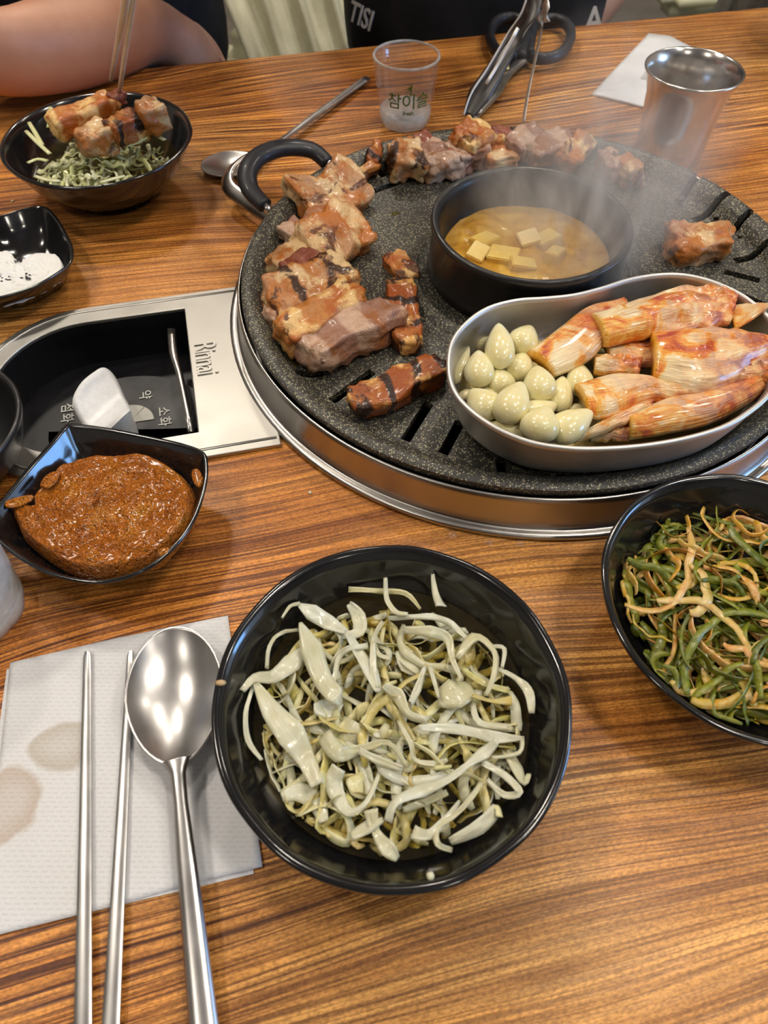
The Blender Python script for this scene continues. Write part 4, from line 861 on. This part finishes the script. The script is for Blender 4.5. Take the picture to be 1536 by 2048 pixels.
stick('chopstick', (262, 1302), (219, 2110), .0032, .0066, 'flat metal chopstick partly under the bowl of the near spoon', .0034, .0036, 'metal chopsticks on the napkin')
def spoon(name, c, tip, end, Lb, Wb, label, z0=.003, hw=(.0072, .0060, .0115), lift=.009, hz=.006, dep=.0100, mat='spoon_steel'):
    # c: centre of the bowl; tip->neck axis; end: handle end
    ax = (end - tip); ax.z = 0; nb = (c - tip); ax1 = nb.normalized(); sd = Vector((ax1.y, -ax1.x, 0)); root = empty(name, Vector((c.x, c.y, z0)), label, 'spoon'); n = 40; rings = []
    def outline(a, s):
        x, y = cos(a), sin(a); wx = Wb / 2 * (1 - .13 * x * (x > 0)); return Vector((c.x, c.y, 0)) + ax1 * (x * Lb / 2 * s) + sd * (y * wx * s)
    zr = z0 + dep
    tops = [(s, zr - dep * (1 - s ** 2.2)) for s in (.04, .25, .45, .62, .76, .88, .96, 1.0)]
    for s, z in tops: rings.append([outline(2 * pi * k / n, s) + Vector((0, 0, z)) for k in range(n)])
    for s, z in reversed(tops): rings.append([outline(2 * pi * k / n, s * 1.0 + .012) + Vector((0, 0, z - .0010)) for k in range(n)])
    o = obj('spoon_bowl', loft(rings, True, True, True), mat); settle(o, root)
    nk_ = outline(0, .93) + Vector((0, 0, zr - .0008)); e = end; m1 = nk_.lerp(e, .18); m2 = nk_.lerp(e, .5)
    P = [nk_, nk_.lerp(e, .06) + Vector((0, 0, .0008)), m1 + Vector((0, 0, .0012)), m2 + Vector((0, 0, .001)), e]; P[-1].z = e.z
    o = obj('handle', ribbon(P, [.013, hw[1] * 1.1, hw[1], (hw[1] + hw[2]) / 2, hw[2]], .0022, 6, .10, per=8), mat); settle(o, root); return root
tip = at(345, 1259, .011); nb_ = at(357, 1533, .011); cc = (tip + nb_) / 2
spoon('spoon', cc, tip, at(414, 2110, .005), (tip - nb_).length, .0452, 'large steel soup spoon lying bowl up on the napkin by the front bowl', .0042)
t2 = at(412, 330, .008); n2 = at(508, 316, .008)
spoon('spoon', (t2 + n2) / 2, t2, at(733, 157, .004), .050, .040, 'far steel spoon lying behind the left pan handle pointing to the shot glass', .001, (.006, .0055, .0085), dep=.006)

# raised chopsticks in the far left bowl
tipa = at(238, 188, .064); tipb = at(222, 160, .070)
for tp, top, lb in ((tipa, at(276, -60, .165), 'raised chopstick whose tip touches the reddish pork bit'), (tipb, at(262, -60, .168), 'raised chopstick with its tip hanging free above the far left bowl')):
    d = (top - tp).normalized(); e = tp + d * .225; o = obj('chopstick', tube([tp, tp.lerp(e, .35), e], lambda f: .0015 + .0014 * f, 8, per=2), 'pale_steel'); recentre(o); tag(o, lb, 'chopstick', 'raised chopsticks')
CHTOP = tipa + (at(276, -60, .165) - tipa).normalized() * .195

# scissors behind the tongs
sci = empty('kitchen_scissors', at(1010, 135, .004), 'black handled kitchen scissors lying behind the tongs at the table edge', 'scissors')
def part(o, root): return settle(o, root)
part(obj('blade', ribbon([at(1046, 118, .006), at(1010, 138, .006), at(975, 190, .005), at(935, 246, .004)], [.010, .020, .022, .008], .002, 2, per=5), 'steel'), sci)
part(obj('blade', ribbon([at(1062, 108, .009), at(1015, 140, .009), at(985, 185, .008), at(955, 226, .007)], [.014, .016, .016, .005], .002, 2, per=5), 'steel'), sci)
lp1 = [(1020, 112), (990, 98), (980, 68), (992, 44), (1020, 36), (1046, 44), (1058, 66), (1048, 92)]; lp2 = [(1062, 112), (1098, 116), (1128, 102), (1142, 70), (1130, 46), (1100, 38), (1072, 48), (1062, 78)]
for lp in (lp1, lp2):
    C_ = catmull([at(x, y, .011) for x, y in lp], 5, True); C_.append(C_[0].copy()); part(obj('finger_loop', tube(C_, .0052, 10, .006, per=1), 'plastic'), sci)
part(obj('handle_shank', ribbon([at(1052, 72, .011), at(1045, 95, .010), at(1040, 118, .009)], [.020, .022, .016], .010, 4, .1, per=4), 'plastic'), sci)
pv = obj('pivot_bolt', lathe([(0, .0030), (.003, .0026), (.0042, .0010), (.0044, 0), (0, 0)], 20), 'brass'); pv.location = at(1011, 136, .011); part(pv, sci)['label'] = 'brass pivot bolt'

# tongs held over the back of the pan
TJ = at(1104, -150, .150)
tg = empty('serving_tongs', TJ, 'steel serving tongs held upright with both tips over the back of the grill', 'tongs')
def arm_(pts, W, name, tilt, th=.0012, dome=.28):
    o = obj(name, ribbon(pts, W, th, 8, dome, per=6, tilt=tilt), 'tong_steel' if name[0] == 'l' else 'pale_steel'); part(o, tg); return o
la = [at(936, 232, .040), at(958, 190, .052), at(990, 140, .066), at(1030, 72, .086), at(1068, 5, .108), TJ + Vector((-.004, 0, 0))]
arm_(la, [.008, .019, .016, .014, .014, .012], 'lower_arm', -.25, .0012, .14)
ra = [at(1046, 250, .040), at(1056, 185, .052), at(1070, 120, .070), at(1084, 50, .092), at(1096, -20, .116), TJ + Vector((.006, 0, 0))]
arm_(ra, [.007, .009, .010, .012, .014, .016], 'slender_arm', 1.25)
for off in (-.0085, .0085):
    e_ = [p + Vector((off * .8, off * .15, .0012)) * (.55 if k == 0 else 1) for k, p in enumerate(la)]
    part(obj('rolled_edge', tube(e_, .0009, 6, per=5), 'pale_steel'), tg)
part(obj('inner_rib', tube([at(972, 168, .064), at(1000, 122, .076), at(1036, 56, .096)], .0016, 6, per=3), 'pale_steel'), tg)
part(obj('joint', tube([TJ + Vector((-.006, -.003, 0)), TJ + Vector((.008, -.003, .002))], .006, 12, per=1), 'spoon_steel'), tg)

# wet wipe packet
wp = [at(1184, 187, .002), at(1298, 66, .002), at(1340, 72, .002), at(1392, 98, .002), at(1420, 140, .002), at(1340, 226, .002)]
pk = empty('wet_wipe_packet', at(1290, 150, 0), 'white wet wipe packet with a zigzag edge lying behind the steel cup', 'packet')
zz = []
A, B = at(1184, 187, .002), at(1340, 226, .002); dA = (B - A); nn_ = Vector((-dA.y, dA.x, 0)).normalized()
for k in range(41): zz.append(B.lerp(A, k / 40) - nn_ * (.0010 * (k % 2)))
po = zz + [A.lerp(wp[1], t) for t in (.2, .4, .6, .8)] + [wp[1], wp[1].lerp(wp[2], .5), wp[2], wp[2].lerp(wp[3], .5), wp[3], wp[4], wp[4].lerp(wp[5], .33), wp[4].lerp(wp[5], .66)]
o = obj('packet_film', thickheap(po, lambda x, y, t: .0022 + .0022 * (1 - t ** 2) + .0007 * noise.noise(Vector((x * 60, y * 60, 2))), .0016, 10), 'paper'); part(o, pk)
me = text_mesh('물티슈', .009, .0001); o = obj('lettering', me, 'grey_print', smooth=False); o.location = at(1296, 148, .0054); o.rotation_euler = (0, 0, PSI + .9); part(o, pk)['label'] = 'small grey printed mark'

# ------------------------------------------------------------------ bench and the two diners
def stool(x, y, lb):
    c = empty('round_stool', Vector((x, y, FZ)), lb, 'stool')
    obj('seat', lathe([(0, .350), (.150, .350), (.160, .358), (.162, .385), (.150, .396), (0, .396)], 40), 'black_cloth', c)
    for k in range(4):
        a = pi / 4 + k * pi / 2; obj('leg', tube([Vector((.12 * cos(a), .12 * sin(a), .352)), Vector((.16 * cos(a), .16 * sin(a), .004))], .011, 8, per=1), 'plastic', c)
stool(-.36, 1.10, 'black round stool under the diner with the bare forearm'); stool(.135, 1.11, 'black round stool under the diner in the printed shirt')
def chair(loc, rz, lb):
    c = empty('padded_chair', loc, lb, 'chair', rz=rz)
    for k in range(4): obj('seat_channel', box(.66, .112, .10, (0, -.20 + .112 * k, .42), .040, 5), 'cream_vinyl', c)
    obj('frame', box(.56, .44, .07, (0, -.02, .325), .01), 'grey_cloth', c)
    for k in range(8): obj('channel', box(.66, .10, .066, (0, .29 + .012 * k, .47 + k * .062), .026, 4), 'cream_vinyl', c)
    for sx in (-.25, .25):
        for sy in (-.2, .17): obj('leg', box(.035, .035, .30, (sx, sy, .15), .003), 'plastic', c)
    return c
chair(Vector((.05, 1.66, FZ)), -.42, 'cream ribbed padded chair seen between the two diners')
chair(Vector((.95, 1.55, FZ)), .22, 'cream padded chair at the right beyond the black shirted diner')
def skin_body(name, verts, edges, rad, mat, parent=None, sub=2, root=0):
    me = bpy.data.meshes.new(name); me.from_pydata([tuple(v) for v in verts], edges, []); o = bpy.data.objects.new(name, me); COL.objects.link(o)
    sk = o.modifiers.new('s', 'SKIN')
    for i, r in enumerate(rad):
        rr = r if isinstance(r, tuple) else (r, r); me.skin_vertices[0].data[i].radius = rr
    me.skin_vertices[0].data[root].use_root = True; sk.use_smooth_shade = True
    sb = o.modifiers.new('u', 'SUBSURF'); sb.levels = sub; sb.render_levels = sub
    evalmesh(o); o.data.materials.clear(); o.data.materials.append(MAT[mat]); o.data.shade_smooth()
    if parent: settle(o, parent)
    return o

def build(nodes, links):      # nodes: name -> (point, radius); returns lists for skin_body
    ks = list(nodes); ix = {k: i for i, k in enumerate(ks)}
    return [nodes[k][0] for k in ks], [(ix[a], ix[b]) for a, b in links], [nodes[k][1] for k in ks]
def hand(N, L, side, wr, dirv, palm_n, curl, thumb=1):
    """palm and five fingers grown from the wrist; dirv: pointing direction, palm_n: palm normal"""
    d = dirv.normalized(); n = palm_n.normalized(); s = d.cross(n).normalized() * thumb; p0 = wr + d * .045; N[side + 'palm'] = (p0, (.030, .014)); L.append((side + 'wrist', side + 'palm'))
    for k, (off, ln) in enumerate(((.027, .070), (.009, .078), (-.009, .073), (-.026, .058))):
        b = wr + d * .078 + s * off; N[side + 'k%d' % k] = (b, (.0098, .0098)); L.append((side + 'palm', side + 'k%d' % k)); prev = side + 'k%d' % k; q = b; dd = d.copy()
        for m, f in enumerate((.45, .30, .25)):
            dd = (dd * cos(curl) + n * sin(curl)).normalized(); n2 = (n * cos(curl * (m + 1)) - d * sin(curl * (m + 1))); q = q + dd * ln * f; nm = side + 'f%d%d' % (k, m)
            N[nm] = (q, (.0086 - .0009 * m,) * 2); L.append((prev, nm)); prev = nm
    t0 = wr + d * .025 + s * .030; N[side + 't0'] = (t0, (.012, .012)); L.append((side + 'palm', side + 't0')); t1 = t0 + d * .030 + s * .018 + n * .012; N[side + 't1'] = (t1, (.010, .010)); L.append((side + 't0', side + 't1'))
    t2 = t1 + d * .026 - s * .004 + n * .010; N[side + 't2'] = (t2, (.008, .008)); L.append((side + 't1', side + 't2'))
def diner(name, label, P, hair_len, sleeve_mat, parts):
    root = empty(name, Vector((P['pelvis'].x, P['pelvis'].y, FZ)), label, 'person'); N, L = {}, []
    for k, r in (('pelvis', (.10, .09)), ('belly', (.145, .105)), ('chest', (.155, .10)), ('uchest', (.12, .085)), ('neck', (.055, .055)), ('chin', (.060, .075)), ('face', (.074, .088)), ('crown', (.062, .075))): N[k] = (P[k], r)
    for a, b in zip(('pelvis', 'belly', 'chest', 'uchest', 'neck', 'chin', 'face'), ('belly', 'chest', 'uchest', 'neck', 'chin', 'face', 'crown')): L.append((a, b))
    for s in 'LR':
        N[s + 'sh'] = (P[s + 'sh'], (.062, .06)); N[s + 'ua'] = (P[s + 'sh'].lerp(P[s + 'el'], .5), (.052, .052)); N[s + 'el'] = (P[s + 'el'], (.038, .038)); N[s + 'fa'] = (P[s + 'el'].lerp(P[s + 'wrist'], .35), (.044, .042)); N[s + 'fb'] = (P[s + 'el'].lerp(P[s + 'wrist'], .78), (.038, .037)); N[s + 'wrist'] = (P[s + 'wrist'], (.031, .027))
        L += [('uchest', s + 'sh'), (s + 'sh', s + 'ua'), (s + 'ua', s + 'el'), (s + 'el', s + 'fa'), (s + 'fa', s + 'fb'), (s + 'fb', s + 'wrist')]
        hand(N, L, s, P[s + 'wrist'], P[s + 'hd'], P[s + 'hn'], P.get(s + 'curl', .5), P[s + 'th'])
    v, e, r = build(N, L); skin_body('body', v, e, r, 'skin', root)
    S = {k: (P[k], (r_[0], r_[1])) for k, r_ in (('pelvis', (.165, .125)), ('belly', (P.get('bw', .172), .130)), ('chest', (.178, .125)), ('uchest', (.145, .105)))}; LS = [('pelvis', 'belly'), ('belly', 'chest'), ('chest', 'uchest')]
    for s in 'LR':
        f = P.get(s + 'sl', .62)
        S[s + 'sh'] = (P[s + 'sh'], (.074, .074)); S[s + 'a1'] = (P[s + 'sh'].lerp(P[s + 'el'], f * .5), (.066, .066)); S[s + 'a2'] = (P[s + 'sh'].lerp(P[s + 'el'], f), (.064, .064)); LS += [('uchest', s + 'sh'), (s + 'sh', s + 'a1'), (s + 'a1', s + 'a2')]
    v, e, r = build(S, LS); skin_body('shirt', v, e, r, sleeve_mat, root)
    tr = bmesh.new(); bmesh.ops.create_uvsphere(tr, u_segments=24, v_segments=14, radius=1, matrix=Matrix.Translation(P['pelvis']) @ Matrix.Diagonal((.168, .115, .10, 1)))
    for sd in 'LR':
        for me_ in (tube([P[sd + 'hip'] + Vector((0, .06, 0)), P[sd + 'hip'].lerp(P[sd + 'kn'], .5), P[sd + 'kn']], lambda q: .088 - .020 * q, 18, per=4), tube([P[sd + 'kn'] + Vector((0, 0, .03)), P[sd + 'kn'].lerp(P[sd + 'an'], .5), P[sd + 'an']], lambda q: .068 - .012 * q, 16, per=4)): tr.from_mesh(me_)
        sh = bmesh.new(); bmesh.ops.create_uvsphere(sh, u_segments=16, v_segments=10, radius=1, matrix=Matrix.Translation(P[sd + 'an'] + Vector((0, -.06, -.03))) @ Matrix.Diagonal((.046, .12, .040, 1))); settle(obj('shoe', sh, 'plastic'), root)
    settle(obj('trousers', tr, 'black_cloth'), root)
    f = P['face']; h = bmesh.new(); bmesh.ops.create_uvsphere(h, u_segments=28, v_segments=18, radius=1, matrix=Matrix.Translation(f + Vector((0, .018, .035))) @ Matrix.Diagonal((.092, .100, .098, 1)))
    for vv in list(h.verts):
        if vv.co.y < f.y - .045 and vv.co.z < f.z + .055: h.verts.remove(vv)
    settle(obj('hair', h, 'hair'), root)
    for s in (-1, 1):
        b = bmesh.new(); bmesh.ops.create_uvsphere(b, u_segments=14, v_segments=10, radius=.011, matrix=Matrix.Translation(f + Vector((s * .031, -.078, .006)))); settle(obj('eye', b, 'white_plastic'), root)
        b = bmesh.new(); bmesh.ops.create_uvsphere(b, u_segments=12, v_segments=8, radius=.006, matrix=Matrix.Translation(f + Vector((s * .031, -.0845, .006)))); settle(obj('iris', b, 'hair'), root)
        settle(obj('ear', tube([f + Vector((s * .074, .008, -.022)), f + Vector((s * .084, .014, .004)), f + Vector((s * .078, .010, .026))], .010, 8, per=3), 'skin'), root)
    settle(obj('nose', tube([f + Vector((0, -.080, .004)), f + Vector((0, -.096, -.022)), f + Vector((0, -.088, -.032))], lambda q: .007 + .005 * q, 10, per=3), 'skin'), root)
    settle(obj('mouth', tube([f + Vector((-.022, -.076, -.056)), f + Vector((0, -.084, -.055)), f + Vector((.022, -.076, -.056))], .0045, 8, per=3), m_noise2('lips', (.45, .16, .12), (.5, .2, .15), 100), root), root)
    return root
SZ = FZ + .455 + .085
bx_, by_ = -.385, 1.035
P1 = dict(bw=.205, pelvis=Vector((bx_, by_ + .06, SZ)), belly=Vector((bx_, by_ + .03, -.06)), chest=Vector((bx_, by_ + .02, .10)), uchest=Vector((bx_, by_ + .03, .235)), neck=Vector((bx_, by_ + .02, .34)), chin=Vector((bx_, by_ - .005, .405)), face=Vector((bx_, by_ - .015, .47)), crown=Vector((bx_, by_, .53)),
    Lsh=Vector((bx_ + .150, by_ + .03, .25)), Lel=Vector((-.20, .99, .16)), Lwrist=CHTOP + Vector((.105, .06, .02)), Lhd=Vector((-1, -.5, -.15)), Lhn=Vector((-.2, -.1, -1)), Lth=1, Lcurl=.5, Lsl=.66,
    Rsh=Vector((bx_ - .150, by_ + .03, .25)), Rel=at(-60, 122, .056), Rwrist=Vector((-.232, .846, .018)), Rhd=Vector((.60, .16, -.85)), Rhn=Vector((-.3, .3, -1)), Rth=1, Rcurl=.3, Rsl=.60,
    Lhip=Vector((bx_ + .10, by_ - .02, SZ)), Rhip=Vector((bx_ - .10, by_ - .02, SZ)), Lkn=Vector((bx_ + .12, .66, -.24)), Rkn=Vector((bx_ - .12, .66, -.24)), Lan=Vector((bx_ + .12, .70, FZ + .07)), Ran=Vector((bx_ - .12, .70, FZ + .07)))
diner('person', 'person in a black shirt with a bare forearm resting on the far table edge', P1, 0, 'black_cloth', None)
bx_, by_ = .112, 1.045
P2 = dict(bw=.188, pelvis=Vector((bx_, by_ + .06, SZ)), belly=Vector((bx_, by_ + .03, -.06)), chest=Vector((bx_, by_ + .02, .10)), uchest=Vector((bx_, by_ + .03, .235)), neck=Vector((bx_, by_ + .02, .34)), chin=Vector((bx_, by_ - .005, .405)), face=Vector((bx_, by_ - .015, .47)), crown=Vector((bx_, by_, .53)),
    Rsh=Vector((bx_ - .150, by_ + .03, .25)), Rel=Vector((bx_ - .10, .99, .17)), Rwrist=TJ + Vector((-.085, .075, .03)), Rhd=Vector((1, -.55, -.25)), Rhn=Vector((.2, -.1, -1)), Rth=-1, Rcurl=.6,
    Lsh=Vector((bx_ + .150, by_ + .03, .25)), Lel=Vector((bx_ + .20, 1.13, .0)), Lwrist=Vector((bx_ + .06, 1.0, -.10)), Lhd=Vector((-1, -.5, -.2)), Lhn=Vector((0, 0, -1)), Lth=-1, Lcurl=.3,
    Lhip=Vector((bx_ + .10, by_ - .02, SZ)), Rhip=Vector((bx_ - .10, by_ - .02, SZ)), Lkn=Vector((bx_ + .12, .74, -.24)), Rkn=Vector((bx_ - .12, .74, -.24)), Lan=Vector((bx_ + .12, .78, FZ + .07)), Ran=Vector((bx_ - .12, .78, FZ + .07)))
p2 = diner('person', 'person in a black shirt with white print seated behind the shot glass and tongs', P2, 0, 'black_cloth', None)
# prints on the black shirt
for txt, px, py, z, sz_, rz, rx in (('TISI', 722, 34, .03, .028, -.9, 1.2), ('A', 1188, 42, -.005, .035, .25, 1.25)):
    me = text_mesh(txt, sz_, .0004, 1, .0004); o = obj('shirt_print', me, 'white_ink', smooth=False); d = (at(px, py, z) - Vector((0, 0, CH))); y_ = .925 if px > 900 else .955
    o.location = Vector((0, 0, CH)) + d * (y_ / d.y); o.rotation_euler = (rx, 0, rz); settle(o, p2); o['label'] = 'white print on the black shirt'
# pale coat hanging beside the left diner, grey jacket at the right, dark flared cup at the table corner
def folds(name, cx, cy_, w, dpt, z0, z1, mat, n=72, amp=.012, fr=9, lean=0):
    rg = []
    for k in range(13):
        t = k / 12; z = z0 + (z1 - z0) * t
        rg.append([Vector((cx + lean * t + (w * (.62 + .38 * (1 - t))) * cos(a) * .5, cy_ + dpt * sin(a) * .5 + amp * sin(fr * a + 1.5 * t) * (1 - .5 * t) + .01 * noise.noise(Vector((cos(a) * 3, sin(a) * 3, t * 3))), z)) for a in [2 * pi * i / n for i in range(n)]])
    o = obj(name, loft(rg, True, True, True), mat); recentre(o); return o
def drape(name, P0, P1, w0, w1, mat, amp=.014):          # cloth hanging over a slope from P0 (low, near) to P1 (high, far)
    V, F = [], []; nu, nv = 26, 40; d = (P1 - P0); sd = Vector((-d.y, d.x, 0)).normalized() * -1
    for l in (0, 1):
        for i in range(nu + 1):
            t = i / nu; w = w0 + (w1 - w0) * t; c = P0.lerp(P1, t) + Vector((0, 0, .03 * sin(pi * t)))
            for k in range(nv + 1):
                u = k / nv - .5; f = amp * (sin(u * 26 + 1.6 * t) + .6 * sin(u * 47 - 2 * t)) + .012 * noise.noise(Vector((u * 5, t * 4, 1)))
                V.append(c + sd * (u * w) + Vector((0, -.4, .9)) * (f - .004 * l))
    n = (nu + 1) * (nv + 1)
    for l in (0, 1):
        for i in range(nu):
            for k in range(nv):
                a = l * n + i * (nv + 1) + k; q = (a, a + 1, a + nv + 2, a + nv + 1); F.append(q if l == 0 else q[::-1])
    for k in range(nv): F.append((k, n + k, n + k + 1, k + 1)); b = nu * (nv + 1) + k; F.append((b, b + 1, n + b + 1, n + b))
    for i in range(nu): a = i * (nv + 1); F.append((a, a + nv + 1, n + a + nv + 1, n + a)); a += nv; F.append((a, n + a, n + a + nv + 1, a + nv + 1))
    o = obj(name, frommesh(V, F), mat); recentre(o); return o
tag(drape('draped_coat', Vector((-.115, 1.26, -.20)), Vector((-.26, 1.62, -.02)), .20, .26, 'cream_cloth'), 'pale cream coat draped in folds right of the diner with the bare forearm', 'coat')
tag(folds('folded_jacket', .485, 1.16, .16, .14, -.38, .02, 'grey_cloth', lean=.05), 'grey brown jacket beside the diner in the printed black shirt', 'jacket')
fc = obj('flared_cup', lathe([(0, .001), (.030, .001), (.032, 0), (.036, .012), (.050, .050), (.055, .066), (.053, .067), (.047, .050), (.030, .006), (0, .005)], 64), 'satin'); fc.location = at(1590, 95, 0) + Vector((.022, 0, 0)); tag(fc, 'black flared cup cut by the right edge near the far table edge', 'cup')
bpy.context.view_layer.update()

# ------------------------------------------------------------------ steam above the pot
def m_steam():
    t = NT('steam'); t.n.remove(t.b); vo = t.node('ShaderNodeVolumeScatter'); vo.inputs['Color'].default_value = (.95, .95, .95, 1); vo.inputs['Anisotropy'].default_value = .2
    tc = t.node('ShaderNodeTexCoord'); sp = t.node('ShaderNodeSeparateXYZ'); t.link(tc.outputs['Object'], sp.inputs[0])
    mp = t.node('ShaderNodeMapping'); mp.inputs['Scale'].default_value = (1, 1, .45); t.link(tc.outputs['Object'], mp.inputs[0])
    n = t.noise(mp.outputs[0], 24, 4, .6, 1.2); r = t.ramp(n, [(.42, 0.), (.62, 1.)])
    # fade towards the sides and top of the plume
    def m(op, a, b=None):
        x = t.node('ShaderNodeMath', operation=op)
        for i, q in enumerate((a, b)):
            if q is None: continue
            if isinstance(q, (int, float)): x.inputs[i].default_value = q
            else: t.link(q, x.inputs[i])
        return x.outputs[0]
    zz_ = m('DIVIDE', sp.outputs[2], .13); cx_ = m('SUBTRACT', sp.outputs[0], m('MULTIPLY', zz_, .03)); rr = m('SQRT', m('ADD', m('MULTIPLY', cx_, cx_), m('MULTIPLY', sp.outputs[1], sp.outputs[1])))
    side = m('MAXIMUM', m('SUBTRACT', 1, m('DIVIDE', rr, .078)), 0); top = m('MAXIMUM', m('SUBTRACT', 1, zz_), 0)
    d = m('MULTIPLY', m('MULTIPLY', m('MULTIPLY', side, top), r), 50); t.link(d, vo.inputs['Density']); t.link(vo.outputs[0], t.out.inputs['Volume']); return t.m
st = obj('steam', lathe([(0, 0), (.052, 0), (.072, .022), (.088, .06), (.092, .1), (.07, .125), (0, .13)], 32), m_steam()); st.location = (CX + .026, CY + .006, .046); tag(st, 'thin white steam rising from the stew pot', 'steam', kind='stuff')

def crumb(px, py, z, r, mt, lb):
    bm = bmesh.new(); bmesh.ops.create_icosphere(bm, subdivisions=2, radius=r)
    for v in bm.verts: v.co *= 1 + .3 * noise.noise(v.co * 900 + Vector((px, 0, 0))); v.co.z *= .6
    o = obj('food_crumb', bm, mt); o.location = at(px, py, z); tag(o, lb, 'crumb')
crumb(861, 1752, .0440, .0016, 'onion', 'white onion crumb stuck on the front rim of the near salad bowl')
crumb(620, 985, .0006, .0011, 'onion', 'tiny white crumb on the wood between grill ring and paste dish')
crumb(25, 402, .0006, .0013, 'onion', 'tiny white crumb on the wood behind the salt dish')
for k, (x, y) in enumerate(((905, 1068), (978, 1084), (1040, 1086))):
    o = obj('water_drop', heap([Vector((.0022 * cos(a * pi / 8) * (1 + .2 * sin(a)), .0026 * sin(a * pi / 8), 0)) for a in range(16)], lambda x, y, t: .0009 * (1 - t * t), Vector((0, 0, 0)), 4), 'glass_thin'); o.location = at(x, y, .0001)
    tag(o, ('leftmost', 'middle', 'rightmost')[k] + ' of the three water drops on the wood in front of the steel ring', 'water drop', 'water drops in front of the ring')
